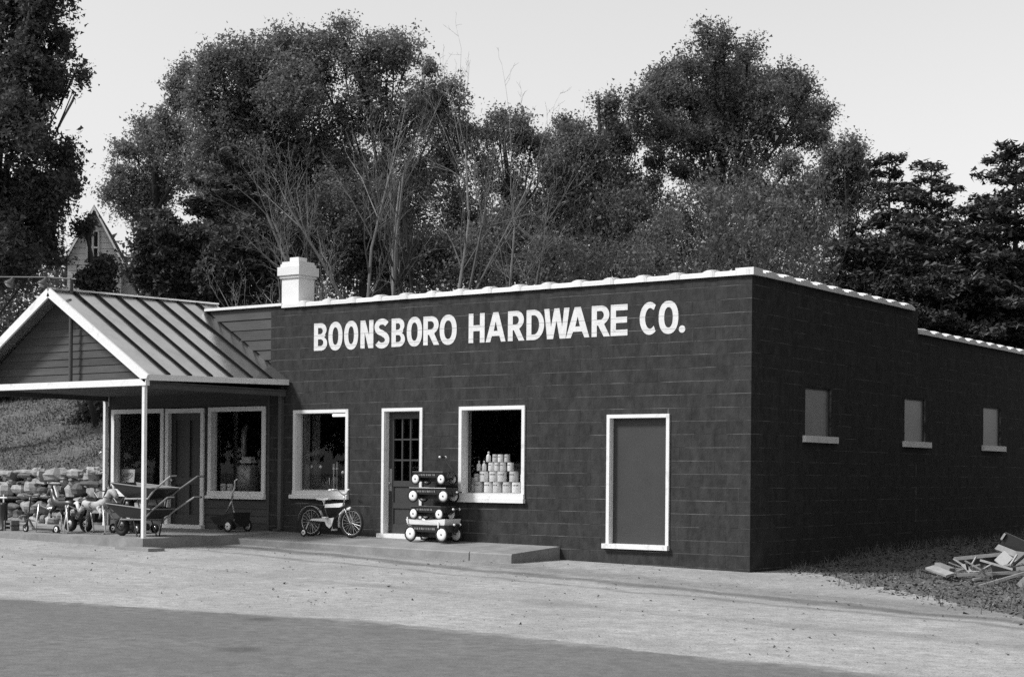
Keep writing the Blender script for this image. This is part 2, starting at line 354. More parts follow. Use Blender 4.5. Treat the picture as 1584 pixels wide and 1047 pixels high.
def bsize(q):                                            # how large a block shows in the photo
    x, y = ((q[1] + q[2]) / 2, 0) if q[0] == 'f' else (0, (q[1] + q[2]) / 2)
    dd = math.hypot(x - CAM[0], y - CAM[1]); full = (q[2] - q[1]) * (q[4] - q[3])
    return full / dd ** 2 * (1.0 if q[0] == 'f' else .62) * (0 if q[4] < .1 else 1)
blocks.sort(key=bsize, reverse=True)
bme = unit_mesh('block', 'paint'); rest = MB()
for i, q in enumerate(blocks):
    j = random.uniform(-.0008, .0008); g = G * random.uniform(.8, 1.25)
    end = g if abs(q[2]) > .01 or q[0] == 's' else 0
    gv = random.choice((.0008, .0012, .002, .0035)); lo, hi = q[1] + gv, q[2] - (0 if (q[0] == 'f' and q[2] > -.001) else gv)
    bx = (lo, hi, j, .03, q[3] + g, q[4] - g) if q[0] == 'f' else (-.03, j, lo, hi, q[3] + g, q[4] - g)
    if i < 296: piece('block', bme, fw if q[0] == 'f' else sw, *bx)
    else: rest.box(*bx)
tag(rest.build('blocks', 'paint', SHOP), kind='stuff')

def letter_breaks():                                     # the sign paint is thin where it crosses the bed joints
    m = M['letter']; t = m.node_tree; n = t.nodes; L = t.links; p = n['Principled BSDF']; src = p.inputs['Base Color'].links[0].from_socket
    ge = n.new('ShaderNodeNewGeometry'); sx = n.new('ShaderNodeSeparateXYZ'); L.new(ge.outputs['Position'], sx.inputs[0])
    a = n.new('ShaderNodeMath'); a.operation = 'SUBTRACT'; a.inputs[1].default_value = ZR - U / 2; L.new(sx.outputs[2], a.inputs[0])
    b = n.new('ShaderNodeMath'); b.operation = 'PINGPONG'; b.inputs[1].default_value = U / 2; L.new(a.outputs[0], b.inputs[0])
    mr = n.new('ShaderNodeMapRange'); L.new(b.outputs[0], mr.inputs[0]); mr.inputs[1].default_value = U / 2 - .009; mr.inputs[2].default_value = U / 2 - .003; mr.inputs[3].default_value = 1; mr.inputs[4].default_value = .62
    vm = n.new('ShaderNodeVectorMath'); vm.operation = 'SCALE'; L.new(src, vm.inputs[0]); L.new(mr.outputs[0], vm.inputs[3]); L.new(vm.outputs[0], p.inputs['Base Color'])
letter_breaks()
# clay tile coping, 24 inch tiles with a raised hub
def coping_tile(name, along, a, b, zt, hub, parent):
    mb = MB(); w0, w1 = -.045, .26
    def prof(h, o): return [(w0 - o, zt - .038), (w0 - o, zt + .025 + h), (w0 + .06, zt + .045 + h), ((w0 + w1) / 2, zt + .055 + h), (w1 - .06, zt + .045 + h), (w1 + o, zt + .025 + h), (w1 + o, zt - .038), (.21, zt - .0), (-.002, zt - .0)]
    def sec(t0, t1, h, o):
        if along == 'x': mb.prism([(t0, p, q) for p, q in prof(h, o)], (t1 - t0, 0, 0))
        else: mb.prism([(-p, t0, q) for p, q in prof(h, o)][::-1], (0, t1 - t0, 0))
    sec(a, b - .20, 0, 0); h0 = .034
    for q0, q1, hq in ((.20, .175, .45), (.175, .15, .8), (.15, .05, 1.), (.05, .025, .8), (.025, .003, .45)): sec(b - q0, b - q1, h0 * hq, .012 * hq)
    return mb.build(name, 'tile', parent)
cx = -.02
while cx > XL + .7:
    coping_tile('coping_tile', 'x', cx - .598, cx, TOP1, 1, SHOP); cx -= .598
MB().box(-11.6, cx + .0, -.05, .14, TOP1 + .002, TOP1 + .05).build('coping_board', 'white', SHOP)
y = .0
tag(MB().prism([(-.26, .26, TOP1 - .038), (.047, .26, TOP1 - .038), (.047, -.047, TOP1 - .038), (-.26, -.047, TOP1 - .038)][::-1], (0, 0, .11)).build('corner_tile', 'tile', SHOP))
y = .262
def side_tile(a, b, zt):
    mb = MB(); pr = lambda h, o: [(.047 + o, zt - .038), (.047 + o, zt + .018 + h), (-.02, zt + .045 + h), (-.10, zt + .055 + h), (-.20, zt + .045 + h), (-.26, zt + .018 + h), (-.26, zt - .003)]
    n = 7
    for i in range(n):                                   # bowed tiles that read as scallops along the side
        t0 = a + (b - a) * i / n; t1 = a + (b - a) * (i + 1) / n; s = math.sin(math.pi * (i + .5) / n)
        mb.prism([(p, t0, q) for p, q in pr(.055 * s - .018, .012 * s)], (0, t1 - t0, 0))
    return mb.build('coping_tile', 'tile', SHOP)
while y < YSTEP - .3: side_tile(y, y + .594, TOP1); y += .603
y = YSTEP + .02
while y < YEND - .5: side_tile(y, y + .594, TOP2); y += .603

# lettering
def arc_pts(cx, cz, rx, rz, a0, a1, n=18): return [(cx + rx * math.cos(R(a0 + (a1 - a0) * i / n)), cz + rz * math.sin(R(a0 + (a1 - a0) * i / n))) for i in range(n + 1)]
def glyph(ch, s, b):
    """outlines in a unit-high box of width s; b = stem width"""
    h = .19
    if ch == 'O':
        def sup(rx, rz, e=2.5): return [(s / 2 + rx * abs(math.cos(t)) ** (2 / e) * (1 if math.cos(t) > 0 else -1), .5 + rz * abs(math.sin(t)) ** (2 / e) * (1 if math.sin(t) > 0 else -1)) for t in [2 * math.pi * i / 40 for i in range(40)]]
        return [sup(s / 2, .52, 2.25), sup(s / 2 - b, .52 - h * 1.05, 2.25)]
    if ch == 'B':
        r = .27
        out = [(0, 0), (s * .58, 0)] + arc_pts(s * .55, .255, s * .45, .255, -80, 62, 12) + [(s * .86, .515)] + arc_pts(s * .52, .755, s * .43, .245, -40, 85, 12) + [(s * .5, 1), (0, 1)]
        return [out, [(b, .165), (s * .5, .165)] + arc_pts(s * .5, .29, s * .5 - b * .93, .125, -80, 80, 8) + [(s * .5, .415), (b, .415)],
                [(b, .60), (s * .48, .60)] + arc_pts(s * .48, .715, s * .47 - b * .93, .115, -80, 80, 8) + [(s * .48, .83), (b, .83)]]
    if ch == 'D': return [[(0, 0), (s * .42, 0)] + arc_pts(s * .42, .5, s * .58, .5, -85, 85, 18) + [(s * .42, 1), (0, 1)], [(b, .18), (s * .42, .18)] + arc_pts(s * .42, .5, s * .58 - b, .32, -85, 85, 14) + [(s * .42, .82), (b, .82)]]
    if ch == 'R': return [[(0, 0), (b, 0), (b, .36), (s * .36, .36), (s * .66, 0), (s, 0), (s * .68, .40)] + arc_pts(s * .52, .70, s * .44, .30, -50, 85, 14) + [(s * .5, 1), (0, 1)],
                          [(b, .55), (s * .48, .55)] + arc_pts(s * .48, .69, s * .44 - b * .9, .14, -80, 80, 8) + [(s * .48, .83), (b, .83)]]
    if ch == 'N': return [[(0, 0), (b, 0), (b, .58), (s - b * 1.15, 0), (s, 0), (s, 1), (s - b, 1), (s - b, .44), (b * 1.12, 1), (0, 1)]]
    if ch == 'H': return [[(0, 0), (b, 0), (b, .40), (s - b, .40), (s - b, 0), (s, 0), (s, 1), (s - b, 1), (s - b, .60), (b, .60), (b, 1), (0, 1)]]
    if ch == 'A': return [[(0, 0), (b * .95, 0), (s * .31, .20), (s * .69, .20), (s - b * .95, 0), (s, 0), (s * .63, 1), (s * .37, 1)], [(s * .40, .37), (s * .60, .37), (s * .50, .70)]]
    if ch == 'W': return [[(s * .12, 0), (s * .36, 0), (s * .49, .60), (s * .62, 0), (s * .85, 0), (s, 1), (s * .79, 1), (s * .715, .38), (s * .60, 1), (s * .40, 1), (s * .27, .38), (s * .20, 1), (0, 1)]]
    if ch == 'E': return [[(0, 0), (s, 0), (s, .19), (b, .19), (b, .41), (s * .97, .41), (s * .97, .60), (b, .60), (b, .81), (s, .81), (s, 1), (0, 1)]]
    if ch == 'C': return [arc_pts(s * .52, .5, s * .52, .52, 52, 308, 30) + [(s * .74, .26)] + arc_pts(s * .55, .5, s * .55 - b, .33, 300, 60, 24) + [(s * .74, .76)]]
    if ch == '.': return [arc_pts(s / 2, .11, s / 2, .115, 0, 345, 23)]
    if ch == 'S':
        ctr = arc_pts(s * .5, .74, s * .5 - b / 2, .185, 25, 180, 10) + arc_pts(s * .5, .74, s * .5 - b / 2, .21, 190, 235, 4) + [(s * .5, .515)] + arc_pts(s * .5, .265, s * .5 - b / 2, .21, 55, 10, 4)[0:] + arc_pts(s * .5, .255, s * .5 - b / 2, .185, 0, -155, 10)
        L_, R_ = [], []
        for i, p in enumerate(ctr):
            q = ctr[min(i + 1, len(ctr) - 1)]; o = ctr[max(i - 1, 0)]; dx, dz = q[0] - o[0], q[1] - o[1]; dx *= .5 / s if False else 1
            l = math.hypot(dx, dz) or 1; nx, nz = -dz / l, dx / l
            L_.append((p[0] + nx * b * .52, p[1] + nz * .105)); R_.append((p[0] - nx * b * .52, p[1] - nz * .105))
        return [L_ + R_[::-1]]
LET = 'BOONSBOROHARDWARECO.'
LX = [(-8.813, -8.494), (-8.464, -8.128), (-8.089, -7.759), (-7.705, -7.406), (-7.378, -7.04), (-6.991, -6.688), (-6.648, -6.308), (-6.281, -5.933), (-5.925, -5.559), (-5.304, -4.97),
      (-4.945, -4.535), (-4.489, -4.154), (-4.114, -3.763), (-3.762, -3.269), (-3.337, -2.885), (-2.843, -2.498), (-2.485, -2.173), (-1.95, -1.607), (-1.607, -1.257), (-1.247, -1.134)]
for ch, (a, b) in zip(LET, LX):
    cu = bpy.data.curves.new('letter', 'CURVE'); cu.dimensions = '2D'; cu.fill_mode = 'BOTH'; cu.extrude = .0015
    H = .492
    for poly in glyph(ch, (b - a) / H, .098 / H if ch != 'W' else .09 / H):
        sp = cu.splines.new('POLY'); sp.points.add(len(poly) - 1); sp.use_cyclic_u = True
        for p, q in zip(sp.points, poly): p.co = (q[0] * H, q[1] * H, 0, 1)
    co = bpy.data.objects.new('tmp', cu); COL.objects.link(co)
    me = bpy.data.meshes.new_from_object(co); bpy.data.objects.remove(co); me.transform(Matrix.Translation((a + 5, -.0045 - 4, 3.669 - .1)) @ Matrix.Rotation(R(90), 4, 'X'))
    me.materials.clear(); link('letter', me, 'letter', fw)

# chimney on the front parapet
ch = MB(); X0, X1 = -9.653, -9.233
ch.box(X0, X1, .03, .45, 4.40, 5.03)
MB_ = ch; cap = MB().box(X0 - .03, X1 + .03, 0, .48, 5.03, 5.08).box(X0 - .06, X1 + .06, -.03, .51, 5.08, 5.235).box(X0 - .02, X1 + .02, .01, .47, 5.235, 5.29)
cap.prism([(X0 - .0, .03, 5.29), (X1, .03, 5.29), (X1, .45, 5.29), (X0, .45, 5.29)], (0, 0, .045)).box(X0 + .1, X1 - .1, .13, .35, 5.30, 5.42)
chim = ch.build('chimney', 'tile', SHOP); cap.build('cap', 'tile', chim)

# ------------------------------------------------------------------ windows and doors of the block front
def trim(mb, x0, x1, z0, z1, t, y0, y1, bottom=True):
    mb.box(x0, x0 + t, y0, y1, z0, z1).box(x1 - t, x1, y0, y1, z0, z1).box(x0 + t, x1 - t, y0, y1, z1 - t, z1)
    if bottom: mb.box(x0 + t, x1 - t, y0, y1, z0, z0 + t)
def shop_window(x0, x1, z0, z1, parent, sill=.11, t=.06, depth=.16, over=.055):
    f = MB(); trim(f, x0, x1, z0 + sill * .6, z1, t, -.03, .004)                   # casing proud of the wall
    trim(f, x0 + .035, x1 - .035, z0 + sill * .6 + .02, z1 - .035, .03, .005, depth)  # jambs
    wnd = f.build('window', 'white', parent)
    s = MB().box(x0 - over, x1 + .01, -.07, .003, z0 - .01, z0 + sill * .55).box(x0 + .001, x1 - .001, -.045, depth - .02, z0 + sill * .55, z0 + sill * .6 + .07)
    s.build('sill', 'white', wnd)
    MB().box(x0 + .06, x1 - .06, depth - .05, depth - .044, z0 + .1, z1 - .06).build('pane', 'glass', wnd)
    return wnd
shop_window(-9.29, -7.961, 1.007, 2.603, SHOP); shop_window(-5.481, -4.122, 1.007, 2.603, SHOP)
# entrance door, nine panes
f = MB(); trim(f, -7.179, -6.273, .42, 2.603, .055, -.03, .004, False); trim(f, -7.145, -6.307, .42, 2.57, .03, .005, .14, False)
dfr = f.build('door_frame', 'white', SHOP)
MB().box(-7.235, -6.24, -.085, .14, .31, .42).build('door_sill', 'white', dfr)
d = MB(); dx0, dx1, dz0, dz1 = -7.114, -6.338, .425, 2.54; DY = .10; pw = (dx1 - dx0 - .22) / 3; ph = .36; pz0 = 1.34
d.box(dx0, dx0 + .11, DY, DY + .045, dz0, dz1).box(dx1 - .11, dx1, DY, DY + .045, dz0, dz1).box(dx0 + .11, dx1 - .11, DY, DY + .045, pz0 + 3 * ph, dz1)
d.box(dx0 + .11, dx1 - .11, DY + .02, DY + .04, dz0, pz0)
for zz, hh in ((dz0, .16), (.86, .10), (1.24, .10)): d.box(dx0 + .11, dx1 - .11, DY, DY + .045, zz, zz + hh)
dr = d.build('door', 'doorp', SHOP)
for i in (1, 2): MB().box(dx0 + .11 + i * pw - .014, dx0 + .11 + i * pw + .014, DY + .004, DY + .04, pz0, pz0 + 3 * ph).build('muntin', 'doorp', dr)
for i in (1, 2): MB().box(dx0 + .11, dx1 - .11, DY + .006, DY + .038, pz0 + i * ph - .014, pz0 + i * ph + .014).build('muntin', 'doorp', dr)
for i in range(3):
    for j in range(3): MB().box(dx0 + .112 + i * pw + .013, dx0 + .108 + (i + 1) * pw - .013, DY + .018, DY + .022, pz0 + j * ph + .013, pz0 + (j + 1) * ph - .013).build('pane', 'glass', dr)
MB().box(dx0 + .02, dx0 + .075, DY - .006, DY - .0005, 1.16, 1.55).build('push_plate', mat('worn_brass', .35, .4, .1, 9, metal=.4), dr)
MB().tube([(dx0 + .05, DY - .05, 1.30), (dx0 + .05, DY, 1.30)], .02, 8).build('handle', 'chrome', dr)
# blind door near the corner
f = MB(); trim(f, -2.53, -1.39, .39, 2.426, .055, -.03, .004, False); trim(f, -2.497, -1.423, .39, 2.394, .028, .005, .12, False)
dfr = f.build('door_frame', 'white', SHOP)
MB().box(-2.58, -1.385, -.075, .12, .315, .39).build('door_sill', 'white', dfr)
MB().box(-2.467, -1.453, .08, .115, .391, 2.365).build('door', 'doorp', SHOP)
# side windows
for (a, b) in SIDE_W:
    wn = MB().box(-.06, -.045, a, b, 2.12, 2.90).build('window', 'pane', SHOP)
    mb = MB().box(-.09, -.035, a + .0, a + .03, 2.12, 2.87).box(-.09, -.035, b - .03, b, 2.12, 2.87).box(-.09, -.035, a, b, 2.87, 2.90)
    mb.build('frame', 'doorp', wn)
    MB().box(-.11, .06, a - .09, b + .17, 2.02, 2.125).build('sill', 'white', wn)
# downspout
MB().box(-9.62, -9.54, -.075, -.004, .42, 3.1).box(-9.65, -9.54, -.16, -.02, .36, .43).build('downspout', 'brownpaint', SHOP)

# ------------------------------------------------------------------ the timber wing under the canopy
WX0, WX1 = -14.38, XL
WING = thing('timber_wing', 'dark clapboard wing with white framed shop windows under the canopy', 'wing', (-12, 2, .3))
WOPEN = [(-14.20, -12.77, 1.0, 2.65), (-12.62, -11.66, .42, 2.64), (-11.45, -10.05, 1.0, 2.65)]
core = MB(); wall_panels(core, WX0, WX1, .1, 3.12, WOPEN, lambda mb, a, b, c, d: mb.box(a, b, .03, .18, c, d))
core.box(-11.55, WX1, .03, .18, 3.12, TOP1).box(WX0, WX0 + .15, .18, 9, .1, 3.1).box(WX0, WX1, 8.85, 9, .1, 3.1)
core.prism([(-14.38, .03, 3.12), (-11.55, .03, 3.12), (-11.55, .03, 4.44), (-11.95, .03, 4.55)], (0, .15, 0))
ww = core.build('wall', 'siding', WING)
MB().box(WX0, WX1, .18, 8.85, 3.1, 3.25).build('flat_roof', 'dark', WING)
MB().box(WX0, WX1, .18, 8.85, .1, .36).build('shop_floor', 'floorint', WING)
def clap(parent, x0, x1, z0, z1, yf, opens=(), ex=.135):
    """each board laps the one below: thick lower edge"""
    n = max(1, round((z1 - z0) / ex)); e = (z1 - z0) / n
    for i in range(n):
        za, zb = z0 + i * e, z0 + (i + 1) * e; xs = [(x0, x1)]
        for o in opens:
            if o[2] < (za + zb) / 2 < o[3]:
                nx = []
                for a, b in xs:
                    if o[0] >= b or o[1] <= a: nx.append((a, b)); continue
                    if o[0] - a > .03: nx.append((a, o[0]))
                    if b - o[1] > .03: nx.append((o[1], b))
                xs = nx
        for a, b in xs:
            j = random.uniform(-.004, .004); t = random.uniform(.020, .028)
            MB().prism([(a, yf, za + j), (a, yf - t, za + j), (a, yf - .006, zb + .015), (a, yf, zb + .015)], (b - a, 0, 0)).build('board', 'siding', parent)
WO2 = [(o[0] - .05, o[1] + .05, o[2] - .02, o[3] + .05) for o in WOPEN]
clap(ww, WX0 + .09, WX1 - .06, .38, 3.10, .03, WO2)
clap(ww, -11.5, WX1, 3.16, TOP1 - .02, .03, ex=.19)
MB().box(WX1 - .05, WX1 - .002, -.02, .03, .37, 3.1).build('corner_board', 'siding', WING)
shop_window(-14.242, -12.73, .975, 2.69, WING, sill=.08, t=.085, depth=.15, over=.03)
shop_window(-11.495, -9.998, .975, 2.69, WING, sill=.08, t=.085, depth=.15, over=.03)
f = MB(); trim(f, -12.67, -11.61, .45, 2.68, .085, -.035, .004, False); trim(f, -12.63, -11.65, .45, 2.64, .035, .005, .13, False)
dfr = f.build('door_frame', 'white', WING); MB().box(-12.72, -11.6, -.09, .13, .365, .45).build('door_sill', 'white', dfr)
d = MB().box(-12.59, -11.69, .09, .12, .452, 2.60)
for a, b, c, e in ((-12.59, -12.47, .452, 2.6), (-11.81, -11.69, .452, 2.6), (-12.2, -12.08, .452, 2.6)): d.box(a, b, .06, .089, c, e)
for c, e in ((.452, .64), (1.22, 1.36), (2.46, 2.6)): d.box(-12.47, -12.2, .062, .089, c, e).box(-12.08, -11.81, .062, .089, c, e)
dr = d.build('door', 'doorp', WING); MB().lathe([(.012, 0), (.012, .03), (.03, .04), (.03, .06), (.015, .07)], (-12.53, .06, 1.30), (0, -1, 0), 10).build('handle', 'chrome', dr)
tag(MB().box(-14.45, -14.385, -.06, .02, .36, 3.06).build('corner_post', 'white', WING))
MB().tube([(-14.49, -.06, 1.85), (-14.53, -.08, 1.82), (-14.55, -.08, 1.86)], .008, 6).build('hook', 'chrome', WING)

# ------------------------------------------------------------------ canopy
CAN = thing('porch_canopy', 'gabled porch canopy with standing seam metal roof and white rake boards', 'canopy', (-11.95, -1.7, .36))
XC, XE, YF, YB, ZRG, ZEV = -11.95, -9.44, -3.40, .62, 4.72, 3.16
HW = XE - XC
def slope_z(x, y): return ZRG - (ZRG - ZEV) * abs(x - XC) / HW - .025 * max(0, -y)      # the canopy sags a little forward
def can_panel(sgn, y0, y1):
    mb = MB(); t = .05
    P = [Vector((XC, y0, slope_z(XC, y0))), Vector((XC + sgn * HW, y0, slope_z(XC + sgn * HW, y0))), Vector((XC + sgn * HW, y1, slope_z(XC + sgn * HW, y1))), Vector((XC, y1, slope_z(XC, y1)))]
    n = 6; vs = []
    for i in range(n + 1):
        for j in range(3):
            a = P[0].lerp(P[1], i / n); b = P[3].lerp(P[2], i / n); q = a.lerp(b, j / 2)
            q.z += (random.uniform(-.006, .006) if 0 < i < n else 0) - (.004 if j == 1 else 0); vs.append(q)
    fs = [(i * 3 + j, (i + 1) * 3 + j, (i + 1) * 3 + j + 1, i * 3 + j + 1) for i in range(n) for j in range(2)]
    if sgn < 0: fs = [f[::-1] for f in fs]
    o = len(vs); vs += [p - Vector((0, 0, t)) for p in P]; fs += [(o, o + 3, o + 2, o + 1)] if sgn > 0 else [(o, o + 1, o + 2, o + 3)]
    mb.add(vs, fs)
    mb.add([P[0], P[1], P[1] - Vector((0, 0, t)), P[0] - Vector((0, 0, t))], [(0, 3, 2, 1)]); mb.add([P[1], P[2], P[2] - Vector((0, 0, t)), P[1] - Vector((0, 0, t))], [(0, 3, 2, 1)])
    return mb.build('roof_panel', 'roofm', CAN, True)
ys = [YF + .0] + [YF + .50 + .49 * i for i in range(8)]
ys = [q for q in ys if q < YB - .1] + [YB]
for sgn in (1, -1):
    for i in range(len(ys) - 1):
        yb = ys[i + 1]
        if yb > 0 and sgn > 0 and False: pass
        can_panel(sgn, ys[i], yb)
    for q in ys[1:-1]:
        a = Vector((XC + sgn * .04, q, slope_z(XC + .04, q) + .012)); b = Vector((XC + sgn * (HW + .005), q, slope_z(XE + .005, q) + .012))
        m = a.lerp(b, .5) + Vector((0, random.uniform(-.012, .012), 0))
        MB().bar(a, m, .055, .04).bar(m, b, .048, .04).build('seam', 'seam_refl', CAN)  # dark reflection on the seams is painted in as their colour
MB().bar((XC, YF - .01, slope_z(XC, YF) + .02), (XC, YB, slope_z(XC, YB) + .02), .12, .03).build('ridge_cap', 'roofm', CAN)
for sgn in (1, -1):
    a = Vector((XC, YF - .015, slope_z(XC, YF) - .05)); b = Vector((XC + sgn * (HW + .03), YF - .015, slope_z(XE + .03, YF) - .05))
    MB().bar(a, b, .04, .15).build('rake_board', 'white', CAN)
    MB().box(XC + sgn * (HW + .02) - .025, XC + sgn * (HW + .02) + .025, YF + .01, -.03, 0, 0).build('x', 'white', CAN) if False else None
    MB().bar((XC + sgn * (HW + .03), YF + .01, slope_z(XE, YF) - .045), (XC + sgn * (HW + .03), -.04, slope_z(XE, 0) - .045), .05, .10).build('eave_board', 'white', CAN)
GY = YF + .36
zt = ZEV - .025 * 3.2
MB().prism([(XC - HW + .05, GY + .02, zt - .10), (XC + HW - .05, GY + .02, zt - .10), (XC + HW - .05, GY + .02, zt - .06), (XC, GY + .02, ZRG - .16), (XC - HW + .05, GY + .02, zt - .06)], (0, .04, 0)).build('gable_wall', 'siding', CAN)
nb = 11
for i in range(nb):
    za = zt - .04 + i * .133; zb = za + .133; hw0 = HW * (1 - (za - zt + .06) / (ZRG - zt)) - .10; hw1 = HW * (1 - (zb - zt + .06) / (ZRG - zt)) - .10
    if hw1 < .05: break
    t = .022; j = random.uniform(-.004, .004)
    MB().add([(XC - hw0, GY + .02, za + j), (XC + hw0, GY + .02, za + j), (XC + hw1, GY + .02, zb + .01), (XC - hw1, GY + .02, zb + .01), (XC - hw0, GY + .02 - t, za + j), (XC + hw0, GY + .02 - t, za + j), (XC + hw1, GY + .014, zb + .01), (XC - hw1, GY + .014, zb + .01)],
             [(4, 5, 6, 7), (0, 1, 5, 4), (1, 2, 6, 5), (3, 0, 4, 7), (2, 3, 7, 6)]).build('board', 'siding', CAN)
MB().box(XC - HW - .02, XE + .02, YF - .035, YF + .05, zt - .185, zt - .075).build('tie_beam', 'white', CAN)
MB().box(XC - HW + .02, XE - .02, YF + .06, -.02, zt - .13, zt - .105).build('soffit', 'siding', CAN)
MB().box(XE - .12, XE - .04, YF + .06, -.02, zt - .22, zt - .13).build('side_beam', 'siding', CAN)
MB().box(XC - HW + .04, XC - HW + .12, YF + .06, -.02, zt - .22, zt - .13).build('side_beam', 'siding', CAN)
for x in (XE - .06, XC - HW + .06): MB().box(x - .03, x + .03, YF - .015, YF + .045, .34, zt - .186).build('post', 'white', CAN)
MB().tube([(XC + .30, GY - .13, zt - .08), (XC + .30, GY - .13, ZRG - .42), (XC + .28, GY - .15, ZRG - .25)], .035, 10).build('conduit', 'brownpaint', CAN)
# floodlight arm over the peak
FL = thing('floodlight_bracket', 'pipe bracket with two floodlights above the canopy peak', 'floodlight', (XC + .22, YF + .3, ZRG - .1))
pz = ZRG + .13
MB().tube([(XC + .22, YF + .3, ZRG - .12), (XC + .22, YF + .3, pz)], .03, 8).tube([(XC + .35, YF + .3, pz - .03), (XC - .4, YF + .25, pz + .05), (XC - 1.6, YF + .15, pz + .12), (XC - 2.4, YF + .1, pz + .14)], .014, 8).build('arm', 'black', FL)
for q, zz in ((-.32, pz + .04), (-1.25, pz + .1)):
    c = (XC + q, YF + .2, zz)
    lt = MB().lathe([(.03, .0), (.035, -.06), (.05, -.09), (.09, -.16), (.095, -.18)], c, (.15, .5, .8), 14).build('lamp_shade', 'brownpaint', FL, True)
    MB().lathe([(.03, -.1), (.06, -.14), (.07, -.17), (.05, -.2), (.01, -.22)], c, (.15, .5, .8), 12).build('bulb', mat('dusty_bulb', .35, .3), lt, True)

# ------------------------------------------------------------------ walk, porch slab, stone wall
def plat_z(x, y): return (.31 + (-3.42 - x) * .0115) + (.055 * y)            # falls towards the lot
def walk_piece(name, x0, x1, y0, label=None, nseg=1):
    mb = MB(); P = []
    for x, y in ((x0, y0), (x1, y0), (x1, -.002), (x0, -.002)): P.append((x, y, plat_z(x, y)))
    e = .02
    Q = [(x0, y0 + e, 0), (x1, y0 + e, 0), (x1, 0, 0), (x0, 0, 0)]
    top = [(p[0], p[1] + (e if i < 2 else 0), p[2]) for i, p in enumerate(P)]; lip = [(P[0][0], P[0][1], P[0][2] - .02), (P[1][0], P[1][1], P[1][2] - .02)]
    bot = [(x0, y0 - .01, -.1), (x1, y0 - .01, -.1), (x1, -.002, -.1), (x0, -.002, -.1)]
    mb.add(top + lip + bot, [(0, 1, 2, 3), (4, 5, 1, 0), (6, 7, 5, 4), (7, 8, 2, 1, 5), (9, 6, 4, 0, 3), (6, 9, 8, 7)])
    return mb.build(name, 'slabm')
WALK = tag(walk_piece('concrete_walk', -9.40, -4.24, -1.36), 'long raised concrete walk along the shop front under the wagons', 'walk')
tag(walk_piece('concrete_walk', -4.232, -3.42, -1.345), 'short end slab of the raised concrete walk below the can window', 'walk')
mb = MB(); mb.prism([(-14.7, -3.46, .12), (-9.36, -3.52, .05), (-9.36, -.004, .05), (-14.7, -.004, .1)], (0, 0, .0))
sl = MB(); top = [(-14.8, -3.46, .335), (-9.33, -3.55, .355), (-9.405, -.004, .385), (-14.8, -.004, .375)]
sl.add(top + [(p[0], p[1], -.05) for p in top], [(0, 1, 2, 3), (0, 4, 5, 1), (1, 5, 6, 2), (2, 6, 7, 3), (3, 7, 4, 0), (7, 6, 5, 4)])
tag(sl.build('porch_slab', 'slabm'), 'concrete porch slab under the metal roofed canopy', 'slab')
stp = MB(); stp.box(-9.55, -8.75, -3.95, -3.60, .1, .225); tag(stp.build('stepping_slab', 'slabm'), 'thin flat stone lying on the gravel before the porch post', 'stone')

SW = thing('stone_retaining_wall', 'rough dry stone retaining wall below the leafy bank', 'stone wall', (-17.5, .5, .3))
MB().box(-20.6, -14.52, .50, .80, .1, 1.22).build('earth_core', 'earth', SW)
def rock(c, r, seed, m='stone', name='stone', parent=None, flat=.75):
    rg = np.random.default_rng(seed); nu, nv = 9, 6; vs = []; ph = rg.uniform(0, 6.28, 6); am = rg.uniform(.05, .16, 6)
    for i in range(1, nv):
        for j in range(nu):
            a = 2 * math.pi * j / nu; b = math.pi * i / nv; d = np.array((math.cos(a) * math.sin(b), math.sin(a) * math.sin(b), math.cos(b)))
            d = np.sign(d) * np.abs(d) ** flat
            k = 1 + am[0] * math.sin(2 * a + ph[0]) + am[1] * math.sin(3 * a + 2 * b + ph[1]) + am[2] * math.cos(3 * b + ph[2]) + rg.uniform(-.10, .10)
            vs.append(np.array(c) + d * np.array(r) * k)
    vs.append(np.array(c) + np.array((0, 0, r[2]))); vs.append(np.array(c) - np.array((0, 0, r[2])))
    fs = [(i * nu + j, (i + 1) * nu + j, (i + 1) * nu + (j + 1) % nu, i * nu + (j + 1) % nu) for i in range(nv - 2) for j in range(nu)]
    t = len(vs) - 2; fs += [(t, j, (j + 1) % nu) for j in range(nu)] + [(t + 1, (nv - 2) * nu + (j + 1) % nu, (nv - 2) * nu + j) for j in range(nu)]
    return MB().add(vs, fs).build(name, m, parent)
rg = random.Random(5); z = .28; sd_ = 1
while z < 1.40:
    hh = rg.uniform(.13, .27); x = -20.5 + rg.uniform(0, .3)
    while x < -14.55:
        wd = rg.choice([rg.uniform(.14, .3), rg.uniform(.25, .55), rg.uniform(.35, .75)]); hr = hh * rg.uniform(.6, 1.5); zj = rg.uniform(-.06, .06)
        rock((x + wd / 2, .47 + rg.uniform(-.06, .05), z + hh / 2 + zj), (wd / 2 * 1.02, .17, hr / 2 * 1.1), sd_, parent=SW, flat=rg.uniform(.72, 1.)); sd_ += 1
        if rg.random() < .4: rock((x + rg.uniform(0, wd), .40, z + rg.choice([0, hh]) + rg.uniform(-.03, .03)), (rg.uniform(.04, .10), .1, rg.uniform(.025, .05)), 2000 + sd_, parent=SW)
        x += wd
    z += hh * .93
for i in range(26): rock((-20.5 + i * .23 + rg.uniform(-.1, .1), .5, 1.40 + rg.uniform(-.02, .05)), (rg.uniform(.1, .22), .18, rg.uniform(.03, .07)), 900 + i, parent=SW)

